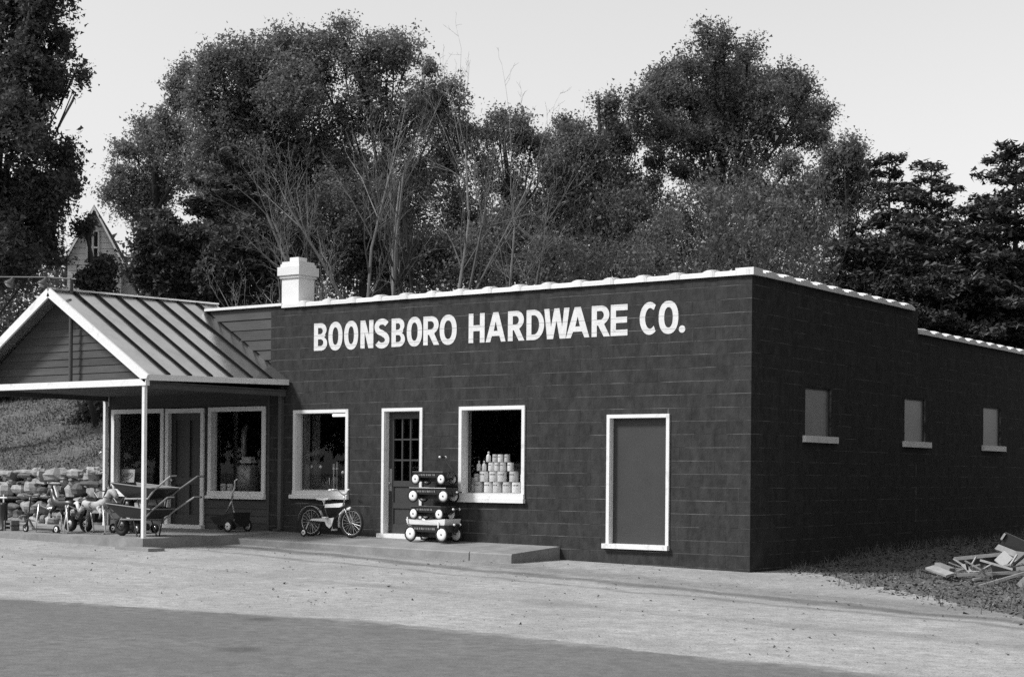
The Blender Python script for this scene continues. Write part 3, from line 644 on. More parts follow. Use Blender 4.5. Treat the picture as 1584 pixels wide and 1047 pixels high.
# ------------------------------------------------------------------ shop interior and window displays
INT = tag(MB().box(-9.42, -9.30, .62, .72, .34, 3.1).build('grey_partition', 'midint'), 'grey partition panel standing inside the shop window above the bicycle', 'partition')
def ledge(x0, x1, z, par): MB().box(x0, x1, .17, .75, z - .04, z).build('display_ledge', 'white' if par is SHOP else 'midint', par)
ledge(-9.8, -8.01, 1.16, SHOP); ledge(-5.62, -4.0, 1.158, SHOP); ledge(-14.2, -12.77, 1.04, WING); ledge(-11.7, -10.05, 1.03, WING)
MB().box(-9.30, -9.24, .165, .38, 1.17, 2.6).build('display_side', 'midint', SHOP)
MB().box(-5.47, -5.43, .165, .26, 1.17, 2.6).build('display_side', 'midint', SHOP)
TUBE = bpy.data.materials.new('lit_tube'); TUBE.use_nodes = True; p = TUBE.node_tree.nodes['Principled BSDF']
p.inputs['Emission Color'].default_value = (1, 1, 1, 1); p.inputs['Emission Strength'].default_value = 1.6; p.inputs['Base Color'].default_value = (.8, .8, .8, 1)
fl = thing('fluorescent_light', 'lit fluorescent ceiling fixture seen at the top of the bicycle window', 'light', (-8.6, 1.3, 2.75))
MB().box(-9.58, -8.7, 1.28, 1.42, 2.585, 2.62).build('housing', 'wenamel', fl); MB().tube([(-9.55, 1.35, 2.56), (-8.75, 1.35, 2.56)], .025, 8).build('tube', TUBE, fl)
# paint cans, stacked in rows
can_n = 0; ORD = ['first', 'second', 'third', 'fourth', 'fifth', 'sixth', 'seventh']
def can_mesh(r, h):
    k = ('can', round(r, 3))
    if k not in MATS:
        b = MB().lathe([(r * .97, 0), (r, .006), (r, h - .02), (r * .97, h - .012), (r, h - .006), (r, h)], n=16); me = bpy.data.meshes.new('can'); me.from_pydata(b.v, [], b.f); me.update(); me.materials.append(M['can']); me.polygons.foreach_set('use_smooth', [len(q.vertices) == 4 for q in me.polygons])
        l = MB().lathe([(r * .98, h + .001), (r * .99, h + .008), (r * .85, h + .008), (r * .84, h + .003), (.01, h + .003)], n=16); ml = bpy.data.meshes.new('lid'); ml.from_pydata(l.v, [], l.f); ml.update(); ml.materials.append(M['tin'])
        s = MB().box(0, 0, 0, 0, 0, 0); s = MB()
        for a in (-.5, -.15, .2, .55): s.add([((r + .0012) * math.sin(t), -(r + .0012) * math.cos(t), zz) for zz in (h * .66, h * .80) for t in (a - .1, a + .1)], [(0, 1, 3, 2)])
        mk = bpy.data.meshes.new('label_print'); mk.from_pydata(s.v, [], s.f); mk.update(); mk.materials.append(M['ink'])
        MATS[k] = (me, ml, mk)
    return MATS[k]
def paint_can(x, y, z, r, h, label, rz=0.):
    me, ml, mk = can_mesh(r, h)
    o = bpy.data.objects.new('paint_can', me); COL.objects.link(o); o.location = (x, y, z); o.rotation_euler = (0, 0, rz)
    tag(o, label, 'paint can', 'paint cans in the shop window')
    for nm, mm in (('lid', ml), ('label_print', mk)):
        c = bpy.data.objects.new(nm, mm); COL.objects.link(c); c.parent = o
rows = [('bottom', 1.162, .080, .170, [-5.30, -5.10, -4.91, -4.72, -4.52, -4.34]), ('second', 1.342, .080, .170, [-5.19, -5.00, -4.81, -4.58]),
        ('third', 1.522, .056, .140, [-5.05, -4.93, -4.79, -4.64]), ('top', 1.672, .050, .125, [-4.98, -4.85, -4.71])]
for rn, z, r, h, xs in rows:
    for i, x in enumerate(xs): paint_can(x, .33 + random.uniform(-.02, .02), z, r, h, f'pale paint can, {ORD[i]} from the left in the {rn} row of the window pyramid', random.uniform(-.4, .4))
paint_can(-5.47, .38, 1.162, .05, .125, 'small pale paint can low beside the pyramid, near the window jamb', .1)
paint_can(-5.47, .38, 1.298, .04, .10, 'tiny paint can on top of the small can near the window jamb', .3)
paint_can(-5.34, .31, 1.342, .05, .125, 'small paint can at the left end on top of the bottom row', .2)
paint_can(-4.37, .31, 1.342, .05, .125, 'small paint can at the right end on top of the bottom row', .2)
for i, (x, z) in enumerate(((-5.29, 1.522), (-5.18, 1.522), (-5.09, 1.675))):
    mb = MB().lathe([(.036, 0), (.04, .01), (.04, .09), (.034, .115), (.013, .135), (.013, .15), (.018, .152), (.018, .172), (.004, .176)], (x, .30, z), n=12)
    b = mb.build('turpentine_bottle', 'wenamel', None, True); tag(b, ['white bottle at the outer left of the can pyramid', 'white bottle second from the left on the can pyramid', 'white bottle standing higher than its two neighbours on the can pyramid'][i], 'bottle', 'white bottles on the paint can pyramid')
# tools in the bicycle window
for i, (x, top) in enumerate(((-8.67, 1.62), (-8.59, 1.65))):
    t = thing('wooden_tool_handle', ['pale turned tool handle standing in the bicycle window, nearer the partition', 'pale turned tool handle standing in the bicycle window, nearer the entrance door'][i], 'tool handle', (x, .4, 1.115), group='tool handles in the window')
    MB().lathe([(.016, 1.166), (.022, 1.2), (.012, 1.28), (.022, 1.36), (.012, 1.42), (.018, 1.5), (.012, 1.54), (.02, 1.56), (.02, top), (.004, top + .02)], (x, .4 , 0), n=8).build('handle', 'wood', t, True)
    MB().lathe([(.026, 1.53), (.026, 1.56)], (x, .4, 0), n=8).build('collar', 'tin', t)
for i, (x, y) in enumerate(((-9.27, .45), (-9.04, .45), (-8.45, .4))):
    t = thing('display_lamp', ['dark post lamp with white knob nearest the partition in the bicycle window', 'dark post lamp with white knob in the middle of the bicycle window', 'dark post lamp with white knob by the right jamb of the bicycle window'][i], 'lamp', (x, y, 1.115), group='knobbed lamps in the window')
    hh = (1.58, 1.58, 1.48)[i]
    MB().lathe([(.05, 1.166), (.05, 1.18), (.015, 1.2), (.012, hh - .08), (.03, hh - .05), (.03, hh - .03)], (x, y, 0), n=10).build('stand', 'black', t, True)
    MB().lathe([(.005, hh - .03), (.022, hh - .022), (.03, hh), (.022, hh + .02), (.004, hh + .028)], (x, y, 0), n=10).build('knob', 'wenamel', t, True)
t = thing('tool_bin', 'dark low bin of hardware at the foot of the bicycle window', 'bin', (-8.9, .55, 1.165)); MB().box(-9.1, -8.75, .46, .68, 1.166, 1.26).build('bin', 'brownpaint', t)
for i in range(9): MB().lathe([(.012, 1.2), (.012, 1.3 + random.uniform(0, .12))], (-9.07 + i * .035, .55 + random.uniform(-.04, .04), 0), n=6).build('handle', random.choice(['wood', 'black', 'chrome']), t)
# stove in the wing window
t = thing('oil_stove', 'sheet metal stove with tall flue pipe inside the porch window', 'stove', (-11.06, .62, .8))
tn = mat('stove_enamel', .30, .3, .15, 5, metal=.3)
MB().lathe([(.20, 1.06), (.22, 1.08), (.22, 1.58), (.20, 1.61), (.02, 1.62)], (-11.06, .62, 0), n=20).build('drum', tn, t, True)
MB().tube([(-11.26, .70, 1.60), (-11.26, .70, 2.24), (-11.29, .78, 2.34), (-11.40, .95, 2.37)], .055, 10).build('flue_pipe', tn, t, True)
for x in (-11.2, -10.92): MB().tube([(x, .62, .80), (x, .62, 1.08)], .02, 6).build('leg', 'black', t)
b = MB().box(-11.14, -10.86, .48, .64, 1.64, 1.70).box(-11.11, -10.88, .49, .62, 1.702, 1.76); tag(b.build('carton', 'can'), 'flat pale carton lying on top of the stove', 'box')
for i, x in enumerate((-11.40, -11.22)): paint_can(x, .30, 1.035, .06, .2 + .06 * i, ['small tin on the window ledge left of the stove, outer one', 'small tin on the window ledge left of the stove, inner one'][i])
b = MB().bar((-10.62, .4, 1.05), (-10.16, .3, 1.20), .03, .03).build('tool_stick', 'wood'); tag(b, 'pale stick leaning in the corner of the stove window', 'stick')
# poster in the first wing window
po = thing('window_poster', 'grey poster with oval emblem in the porch window behind the wheelbarrows', 'poster', (-14.0, .2, 1.05))
MB().add([(-14.27, .19, 1.05), (-13.83, .19, 1.04), (-13.80, .21, 1.50), (-14.24, .21, 1.51)], [(0, 1, 2, 3)]).add([(-14.27, .194, 1.05), (-13.83, .194, 1.04), (-13.80, .214, 1.50), (-14.24, .214, 1.51)], [(3, 2, 1, 0)]).build('sheet', 'poster', po)
pr_ = MB(); o = lambda a, b: (-14.265 + a * .44 + b * .03, .186 + b * .02, 1.052 + b * .45)
for s, off in ((1, 0), (.82, 0)):
    ring = [(.5 + .40 * s * math.cos(2 * math.pi * i / 28) , .68 + .15 * s * math.sin(2 * math.pi * i / 28) + .12 * .8 * s * math.cos(2 * math.pi * i / 28)) for i in range(28)]
    inn = [(.5 + (a - .5) * .93, .68 + (b - .68) * .93) for a, b in ring]
    pr_.add([o(*q) for q in ring] + [o(*q) for q in inn], [(i, (i + 1) % 28, 28 + (i + 1) % 28, 28 + i) for i in range(28)])
for i in range(6): a = .24 + i * .085; pr_.add([o(a, .60 + .1 * i * .2), o(a + .05, .61 + .1 * i * .2), o(a + .065, .73 + .1 * i * .2), o(a + .012, .72 + .1 * i * .2)], [(0, 1, 2, 3)])
pr_.add([o(.06, .06), o(.94, .06), o(.94, .12), o(.06, .12)], [(0, 1, 2, 3)])
pr_.build('print', 'ink', po)

# ------------------------------------------------------------------ goods on the walk
def wheel(name, c, r, t, parent, disc=None, spokes=0, tyre_m='tyre', rim_m='chrome', w=None):
    """wheel about the y axis: tyre with sub-parts rim / disc / spokes"""
    ty = MB().ring(c, (0, 1, 0), r - t, t, 28, 8, w=w).build('wheel', tyre_m, parent, True)
    if disc:
        MB().lathe([(.012, -w * .9 if w else -t * .9), (disc * .55, -(w or t) * .75), (disc, -(w or t) * .35), (disc, (w or t) * .35), (disc * .55, (w or t) * .75), (.012, (w or t) * .9)], c, (0, 1, 0), 20).build('hub_disc', rim_m, ty, True)
        MB().lathe([(.003, -(w or t) * 1.25), (.014, -(w or t) * 1.2), (.016, -(w or t) * .8)], c, (0, 1, 0), 8).build('hub_cap', 'black', ty)
    if spokes:
        MB().ring(c, (0, 1, 0), r - 2 * t - .004, .007, 28, 6).build('rim', rim_m, ty, True); c = Vector(c)
        for i in range(spokes):
            a = 2 * math.pi * (i + .3) / spokes; d = Vector((math.cos(a), 0, math.sin(a)))
            MB().tube([c + d * .015 + Vector((0, .012 * (-1) ** i, 0)), c + d * (r - 2 * t)], .0028, 5).build('spoke', rim_m, ty)
        MB().lathe([(.018, -.03), (.018, .03)], c, (0, 1, 0), 10).build('hub', rim_m, ty)
    return ty
pz = plat_z(-8.0, -.4)
BK = thing('childs_bicycle', "child's bicycle with tank, chain guard and training wheels against the shop wall", 'bicycle', (-7.99, -.42, pz), R(2), local=True)
RW, FW_, r = Vector((-.465, 0, .26)), Vector((.465, 0, .26)), .26
wheel('wheel', RW, r, .024, BK, spokes=18); wheel('wheel', FW_, r, .024, BK, spokes=18)
HD = Vector((.30, 0, .60)); HD2 = Vector((.335, 0, .50)); BB = Vector((-.03, 0, .235)); ST = Vector((-.16, 0, .55))
MB().tube([ST + Vector((.0, 0, -.03)), HD], .014, 8).tube([HD2, BB], .016, 8).tube([BB, ST], .014, 8).tube([ST, Vector((-.3, .03, .45)), RW + Vector((0, .04, 0))], .008, 6).tube([ST, Vector((-.3, -.03, .45)), RW - Vector((0, .04, 0))], .008, 6).tube([BB, RW + Vector((0, .04, 0))], .009, 6).tube([BB, RW - Vector((0, .04, 0))], .009, 6).tube([HD2 - (HD - HD2) * .15, HD + (HD - HD2) * .25], .02, 8).build('frame', 'black', BK, True)
MB().tube([HD2.lerp(BB, .02) + Vector((0, 0, -.0)), HD2.lerp(BB, .38)], .021, 8).build('head_panel', 'wenamel', BK, True)
MB().prism([(-.13, -.025, .515), (.20, -.025, .525), (.27, -.025, .555), (.28, -.025, .605), (-.12, -.025, .575)], (0, .05, 0)).build('tank', 'wenamel', BK)
for s in (-1, 1): MB().tube([HD2, Vector((.37, .045 * s, .44)), FW_ + Vector((0, .045 * s, 0))], .009, 6).build('fork_blade', 'chrome', BK)
MB().prism([(-.30, -.06, .655), (-.28, -.06, .69), (-.20, -.06, .695), (-.10, -.03, .685), (-.06, -.02, .68), (-.06, -.02, .655), (-.18, -.04, .645)], (0, .09, 0)).build('saddle', 'wenamel', BK)
MB().tube([ST, (-.18, 0, .645)], .012, 8).ring((-.20, .03, .625), (0, 1, 0), .02, .005).ring((-.14, -.03, .625), (0, 1, 0), .02, .005).build('seat_post', 'chrome', BK)
MB().tube([HD, (.285, 0, .74)], .012, 8).tube([(.21, -.24, .83), (.27, -.17, .845), (.29, -.06, .76), (.285, 0, .745), (.29, .06, .76), (.27, .17, .845), (.21, .24, .83)], .010, 8).build('handlebar', 'chrome', BK, True)
for s in (-1, 1): MB().tube([(.155, .255 * s, .825), (.215, .24 * s, .831)], .017, 8).build('grip', 'wenamel', BK, True)
MB().ring(RW, (0, 1, 0), .283, .004, 18, 6, (.98, 1.52) if False else (-.06, .50), w=.028).build('mudguard', 'chrome', BK, True) if False else None
g = MB(); pts = [RW + Vector((math.cos(a) * .285, 0, math.sin(a) * .285)) for a in [R(10 + 165 * i / 14) for i in range(15)]]
for i in range(14): g.bar(pts[i], pts[i + 1], .05, .006, (0, 1, 0)) if False else g.add([pts[i] + Vector((0, -.028, 0)), pts[i + 1] + Vector((0, -.028, 0)), pts[i + 1] + Vector((0, .028, 0)), pts[i] + Vector((0, .028, 0)), pts[i] * 1 + Vector((0, -.028, -.008)), pts[i + 1] + Vector((0, -.028, -.008)), pts[i + 1] + Vector((0, .028, -.008)), pts[i] + Vector((0, .028, -.008))], [(0, 1, 2, 3), (7, 6, 5, 4), (0, 4, 5, 1), (2, 6, 7, 3)])
g.build('mudguard', 'chrome', BK)
g = MB(); pts = [FW_ + Vector((math.cos(a) * .285, 0, math.sin(a) * .285)) for a in [R(125 + 70 * i / 7) for i in range(8)]]
for i in range(7): g.add([q + Vector((0, s, k)) for q, s, k in ((pts[i], -.028, 0), (pts[i + 1], -.028, 0), (pts[i + 1], .028, 0), (pts[i], .028, 0), (pts[i], -.028, -.01), (pts[i + 1], -.028, -.01), (pts[i + 1], .028, -.01), (pts[i], .028, -.01))], [(0, 1, 2, 3), (7, 6, 5, 4), (0, 4, 5, 1), (2, 6, 7, 3)])
g.build('mudguard', 'wenamel', BK)
MB().lathe([(.006, -.05), (.028, -.03), (.034, .03), (.03, .045), (.004, .05)], (.40, 0, .50), (1, 0, .25), 10).build('headlight', 'wenamel', BK, True)
MB().prism([(-.46, -.05, .285), (-.40, -.05, .315), (.05, -.05, .335), (.10, -.05, .345), (.05, -.05, .20), (.0, -.05, .155), (-.07, -.05, .20), (-.10, -.05, .27)], (0, .008, 0)).build('chain_guard', 'wenamel', BK)
MB().box(-.78, -.46, -.06, .06, .575, .59).tube([(-.68, .04, .575), (-.66, .04, .50)], .006).tube([(-.68, -.04, .575), (-.66, -.04, .50)], .006).tube([(-.46, 0, .58), (-.17, 0, .545)], .007).build('luggage_rack', 'brownpaint', BK)
for s in (-1, 1):
    MB().tube([BB + Vector((0, .05 * s, 0)), BB + Vector((.02 * s, .06 * s, -.11 * s))], .008, 6).build('crank', 'chrome', BK)
    MB().box(BB.x + .02 * s - .04, BB.x + .02 * s + .04, min(.06 * s, .14 * s), max(.06 * s, .14 * s), BB.z - .11 * s - .012, BB.z - .11 * s + .012).build('pedal', 'wenamel', BK)
    c = RW + Vector((-.0, .19 * s, -.185))
    MB().tube([RW + Vector((0, .03 * s, 0)), RW + Vector((.01, .08 * s, -.02)), c + Vector((0, -.03 * s, 0))], .009, 6).build('outrigger', 'chrome', BK)
    wheel('wheel', c, .075, .016, BK, disc=.056, rim_m='wenamel', w=.018)

# wagons -------------------------------------------------------------
def make_wagon(L, W, wr, label, body='dred', handle=None, tray=None, group=None):
    t = thing('toy_wagon', label, 'wagon', (0, 0, 0), 0, group, True)
    ax = wr; zb = wr * 1.25; hh = L * .125
    def loop(l, w, z, r=.05): return [(sx * (l / 2 - (r if k == 0 else 0)) if True else 0, sy * (w / 2 - (r if k else 0)), z) for sx, sy, ks in ((-1, -1, (1, 0)), (1, -1, (0, 1)), (1, 1, (1, 0)), (-1, 1, (0, 1))) for k in ks]
    b = MB(); A = loop(L * .93, W * .86, zb); B = loop(L, W, zb + hh); I = loop(L - .012, W - .012, zb + hh); J = loop(L * .93, W * .86, zb + .008)
    n = len(A); b.add(A + B + I + J, [tuple(range(n - 1, -1, -1))] + [(i, (i + 1) % n, n + (i + 1) % n, n + i) for i in range(n)] + [(n + i, n + (i + 1) % n, 2 * n + (i + 1) % n, 2 * n + i) for i in range(n)] + [(2 * n + i, 2 * n + (i + 1) % n, 3 * n + (i + 1) % n, 3 * n + i) for i in range(n)] + [tuple(range(3 * n, 4 * n))])
    bd = b.build('tray', body, t)
    rim = MB(); P = loop(L + .008, W + .008, zb + hh); rim.tube(P + [P[0]], .008, 6, False); rim.build('rim', 'dred', bd)
    s = MB(); yy = -W * .465 - .004; x = -L * .26                                   # worn light lettering strokes, not readable
    lr = random.Random(int(L * 1000))
    while x < L * .2:
        ww = lr.uniform(.012, .03); z0 = zb + hh * .33; z1 = zb + hh * .62; s.add([(x, yy - .002 - (.07 * W) * .33, z0), (x + ww, yy - .002 - (.07 * W) * .33, z0), (x + ww, yy - .002 - (.07 * W) * .62, z1), (x, yy - .002 - (.07 * W) * .62, z1)], [(0, 1, 2, 3)]); x += ww + lr.uniform(.006, .03)
    if body != 'wenamel': tag(s.build('lettering', mat('worn_lettering', .28, .6), bd), kind='stuff')
    ux = L * .37
    MB().bar((-ux, -W * .42, ax), (-ux, W * .42, ax), .014, .014).bar((ux, -W * .42, ax), (ux, W * .42, ax), .014, .014).bar((-ux, 0, ax), (-ux, 0, zb), .06, .1, (0, 1, 0)).bar((ux, 0, ax), (ux, 0, zb), .06, .1, (0, 1, 0)).bar((-ux * 1.1, 0, (ax * .55 + zb) / 2), (ux * 1.1, 0, (ax * .55 + zb) / 2), .05, zb - ax * .55 - .002).build('undercarriage', 'black', t)
    for sx in (-1, 1):
        for sy in (-1, 1): wheel('wheel', (sx * ux, sy * W * .46, wr), wr, wr * .13, t, disc=wr * .80, rim_m='wenamel', w=.016)
    if handle:
        pts = [Vector((ux + .02, 0, ax + .02))] + [Vector(q) for q in handle]; MB().tube(pts, .010, 6).build('handle', 'black', t)
        e = pts[-1]; MB().tube([e + Vector((0, -.06, 0)), e + Vector((0, .06, 0))], .014, 8).build('grip', 'black', t)
        for q in (-.075, .075): MB().lathe([(.004, -.02), (.018, -.012), (.02, 0), (.018, .012), (.004, .02)], e + Vector((0, q, 0)), (0, 1, 0), 10).build('knob', 'wenamel', t, True)
    return t
wx, wy = -5.77, -.33; z0 = plat_z(wx, wy) + .004
wg = make_wagon(.94, .40, .135, 'largest dark wagon at the bottom of the stack by the entrance', handle=[(.47, .0, .22), (.53, .0, .30)], group='wagons stacked by the door'); wg.location = (wx, wy, z0); wg.rotation_euler.z = R(-3)
b = MB(); b.add([(-.40, -.19, 0), (.40, -.19, .01), (.40, .19, .01), (-.40, .19, 0), (-.43, -.21, .115), (.0, -.21, .10), (.43, -.21, .13), (.43, .21, .13), (0, .21, .11), (-.43, .21, .115), (-.38, -.17, .03), (.38, -.17, .03), (.38, .17, .03), (-.38, .17, .03)],
      [(3, 2, 1, 0), (0, 1, 6, 5, 4), (1, 2, 7, 6), (2, 3, 9, 8, 7), (3, 0, 4, 9), (4, 5, 11, 10), (5, 6, 11), (6, 7, 12, 11), (7, 8, 12), (8, 9, 13, 12), (9, 4, 10, 13), (10, 11, 12, 13)])
WB = thing('wagon_box', 'dented white box lying in the lowest wagon of the stack', 'box', (wx, wy, z0 + .265), R(-2), local=True)
b.build('tray', 'wenamel', WB)
for x, zz in ((-.40, .05), (.28, -.02)): MB().box(x, x + .02, -.222, -.212, zz, zz + .1).build('clip', 'wenamel', WB)
zz = z0 + .265 + .10; hs = [([(.40, .05, .12), (.50, .05, .19)], .80, 'dark toy wagon resting on the white box in the stack by the entrance'), ([(.40, .05, .12), (.50, .05, .18)], .84, 'dark toy wagon second from the top of the stack by the entrance'), ([(.42, .0, .02), (.40, .0, .25), (.20, -.02, .47)], .76, 'topmost dark toy wagon with its knobbed handle raised')]
for i, (hd, L, lb) in enumerate(hs):
    w_ = make_wagon(L, .33, (.105, .112, .10)[i], lb, handle=hd, group='wagons stacked by the door'); w_.location = (wx - .02 + .015 * i, wy, zz); w_.rotation_euler.z = R((-5, 3, -2)[i]); zz += .295
# hand cart -----------------------------------------------------------
px = -10.22; pzc = .375
CT = thing('garden_spreader', 'black hopper spreader with a pale bent handle below the stove window', 'spreader', (px, -.62, pzc), R(0), local=True)
MB().add([(-.26, -.18, .13), (.24, -.18, .10), (.24, .18, .10), (-.26, .18, .13), (-.36, -.22, .26), (.13, -.22, .42) if False else (.24, -.22, .36), (.24, .22, .36), (-.36, .22, .26), (-.34, -.2, .262), (.22, -.2, .34), (.22, .2, .34), (-.34, .2, .262), (-.05, 0, .16)],
         [(3, 2, 1, 0), (0, 1, 5, 4), (1, 2, 6, 5), (2, 3, 7, 6), (3, 0, 4, 7), (4, 5, 9, 8), (5, 6, 10, 9), (6, 7, 11, 10), (7, 4, 8, 11), (8, 9, 12), (9, 10, 12), (10, 11, 12), (11, 8, 12)]).build('hopper', 'black', CT)
MB().add([(-.05, -.17, .275), (.21, -.17, .345), (.21, .17, .345), (-.05, .17, .275), (.0, 0, .2)], [(0, 1, 4), (1, 2, 4), (2, 3, 4), (3, 0, 4)]).build('lining', 'chrome', CT)
for x, y in ((.14, -.25), (.14, .25), (-.2, .22), (-.2, -.1)): wheel('wheel', (x, y, .11), .11 if x > 0 else .08, .02, CT, disc=.075 if x > 0 else .05, rim_m='wenamel' if x > 0 else 'black', w=.02)
MB().tube([(.24, -.2, .2), (.2, -.15, .35), (-.02, 0, .57)], .012, 6).tube([(-.22, .05, .33), (-.02, 0, .57)], .012, 6).tube([(-.02, 0, .57), (.0, 0, .72), (.05, 0, .80), (.06, 0, .93), (.12, 0, .97)], .016, 8).build('handle', 'chrome', CT, True)
MB().bar((.22, -.2, .22), (.37, -.2, .10), .02, .02).build('prop', 'black', CT)
# wheelbarrows --------------------------------------------------------
def make_barrow(label):
    t = thing('wheelbarrow', label, 'wheelbarrow', (0, 0, 0), 0, 'wheelbarrows stacked on the porch', True)
    wheel('wheel', (0, 0, .17), .17, .045, t, disc=.085, rim_m='brownpaint', w=.045)
    A = [(.14, -.17, .33), (.78, -.19, .31), (.78, .19, .31), (.14, .17, .33)]; B = [(-.10, -.28, .56), (1.02, -.31, .48), (1.02, .31, .48), (-.10, .28, .56)]
    Bi = [(-.08, -.265, .555), (1.0, -.295, .475), (1.0, .295, .475), (-.08, .265, .555)]; Ai = [(.15, -.16, .34), (.77, -.18, .32), (.77, .18, .32), (.15, .16, .34)]
    tr = MB().add(A + B + Bi + Ai, [(3, 2, 1, 0)] + [(i, (i + 1) % 4, 4 + (i + 1) % 4, 4 + i) for i in range(4)] + [(4 + i, 4 + (i + 1) % 4, 8 + (i + 1) % 4, 8 + i) for i in range(4)] + [(8 + i, 8 + (i + 1) % 4, 12 + (i + 1) % 4, 12 + i) for i in range(4)] + [(12, 13, 14, 15)]).build('tray', 'black', t)
    MB().tube(B + [B[0]], .012, 6, False).build('rim', mat('grey_steel', .16, .5, .1, 9, metal=.3), tr)
    for s in (-1, 1):
        MB().tube([(-.02, .07 * s, .17), (.12, .14 * s, .29), (.8, .23 * s, .30), (.98, .26 * s, .44), (1.42, .30 * s, .68), (1.50, .30 * s, .69)], .016, 8).build('handle', 'wood', t, True)
        MB().tube([(1.44, .30 * s, .685), (1.60, .30 * s, .69)], .019, 8).build('grip', 'black', t)
        MB().tube([(.50, .2 * s, .30), (.62, .22 * s, .005), (.68, .22 * s, .005), (.78, .2 * s, .30)], .013, 6).build('leg', 'black', t)
        MB().bar((0, .06 * s, .17), (.15, .13 * s, .38), .012, .03).build('wheel_bracket', 'chrome', t)
    return t
wb = make_barrow('lower black wheelbarrow of the two stacked on the porch'); wb.location = (-10.53, -2.95, .352); wb.rotation_euler.z = R(1)
wb2 = copy_tree(wb, None, 'upper black wheelbarrow nested on top of the other'); wb2.location = (-10.43, -2.93, .705); wb2.rotation_euler.z = R(-1)
# spring horses -------------------------------------------------------
def spring_horse(label, coat, mane, loc, rz):
    t = thing('spring_horse', label, 'rocking horse', loc, rz, 'spring horses on the porch', True)
    for s in (-1, 1):
        MB().tube([(-.42, .25 * s, .52), (-.50, .27 * s, .06), (-.46, .27 * s, .014), (.46, .27 * s, .014), (.50, .27 * s, .06), (.40, .25 * s, .52)], .014, 7).build('frame_tube', 'chrome', t, True)
        for x in (-.40, .38): MB().tube([(x, .25 * s, .50), (x * .75, .15 * s, .44), (x * .5, .08 * s, .47)], .012, 6).build('spring', 'chrome', t)
    for x in (-.46, .46): MB().tube([(x, -.27, .014), (x, .27, .014)], .013, 6).build('cross_tube', 'chrome', t)
    def ell(ps, n=10): return ps
    b = MB(); b.tube([(.30, 0, .50), (.25, 0, .52), (.1, 0, .53), (-.08, 0, .52), (-.2, 0, .54), (-.28, 0, .60), (-.335, 0, .70), (-.36, 0, .77), (-.43, 0, .75), (-.50, 0, .68), (-.52, 0, .66)], [.03, .085, .10, .10, .105, .085, .065, .062, .06, .045, .03], 12)
    bd = b.build('body', coat, t, True)
    for s in (-1, 1):
        MB().tube([(-.16, .09 * s, .48), (-.26, .12 * s, .38), (-.22, .13 * s, .28)], [.045, .035, .025], 8).build('leg', coat, t, True); MB().tube([(.20, .09 * s, .48), (.28, .12 * s, .38), (.33, .13 * s, .27)], [.05, .035, .025], 8).build('leg', coat, t, True)
        MB().lathe([(.02, 0), (.018, .03), (.003, .07)], (-.345, .035 * s, .81), (0, 0, 1), 6).build('ear', coat, t)
        MB().tube([(-.33, .06 * s, .66), (-.33, .15 * s, .66)], .012, 6).build('hand_grip', 'chrome', t)
    MB().prism([(-.30, -.02, .80), (-.36, -.02, .84), (-.30, -.02, .86), (-.22, -.02, .72), (-.18, -.02, .60), (-.22, -.02, .60)], (0, .04, 0)).build('mane', mane, t)
    MB().tube([(.29, 0, .54), (.37, 0, .56), (.42, 0, .45), (.42, 0, .36)], [.02, .04, .035, .01], 7).build('tail', mane, t, True)
    MB().prism([(-.10, -.09, .60), (.12, -.09, .60), (.16, -.09, .66), (.08, -.09, .63), (-.06, -.09, .63), (-.12, -.09, .65)], (0, .18, 0)).build('saddle', 'black' if coat != 'black' else 'brownpaint', t)
    return t
spring_horse('dark spring horse with a pale mane on a tubular frame by the scooter', 'black', 'wenamel', (-12.38, -2.68, .338), R(-4))
M['dapple'] = mat('dapple_grey_paint', .42, .5, .3, 9, dirt=(.06, 7, .56, .03, .9))
spring_horse('dappled pale spring horse on a tubular frame next to the wheelbarrows', 'dapple', 'black', (-11.62, -2.62, .342), R(186))
# scooter ------------------------------------------------------------
t = thing('kick_scooter', "child's kick scooter with pale disc wheels standing at the porch edge", 'scooter', (-12.76, -2.9, .335), R(-3), local=True)
wheel('wheel', (-.46, 0, .08), .08, .018, t, disc=.06, rim_m='wenamel', w=.02); wheel('wheel', (.46, 0, .08), .08, .018, t, disc=.06, rim_m='wenamel', w=.02)
MB().tube([(-.46, -.03, .08), (-.40, 0, .22), (-.31, 0, .66)], .014, 8).tube([(-.46, .03, .08), (-.40, 0, .22)], .012, 8).build('steering_column', 'black', t)
MB().tube([(-.31, -.16, .67), (-.31, 0, .66), (-.31, .16, .67)], .013, 8).build('handlebar', 'chrome', t)
MB().tube([(-.36, 0, .24), (-.24, 0, .10), (-.18, 0, .075)], .018, 8).bar((-.2, 0, .075), (.40, 0, .07), .11, .03).ring((.46, 0, .08), (0, 1, 0), .1, .006, 10, 6, (.0, .5), w=.02).build('deck', 'dred', t)
# lawn mower and tiller behind the horses -----------------------------
t = thing('lawn_mower', 'dark rotary lawn mower with a pale engine label behind the wheelbarrows', 'lawn mower', (-11.25, -2.05, .355), R(8), local=True)
MB().lathe([(.27, .06), (.29, .10), (.27, .17), (.15, .20), (.02, .21)], (0, 0, 0), n=18).build('deck', 'dred', t, True)
MB().lathe([(.10, .20), (.12, .22), (.12, .30), (.14, .31), (.14, .35), (.05, .37), (.02, .39)], (0, 0, 0), n=14).build('engine', 'black', t, True)
MB().box(-.10, .10, -.16, -.13, .27, .37).build('engine_label', 'wenamel', t)
for x in (-.27, .27):
    for y in (-.24, .24): wheel('wheel', (x, y, .09), .09, .025, t, disc=.055, rim_m='chrome', w=.025)
MB().tube([(-.2, -.2, .15), (-.75, -.2, .72)], .012, 6).tube([(-.2, .2, .15), (-.75, .2, .72)], .012, 6).tube([(-.75, -.2, .72), (-.8, 0, .76), (-.75, .2, .72)], .012, 6).build('handle', 'chrome', t)
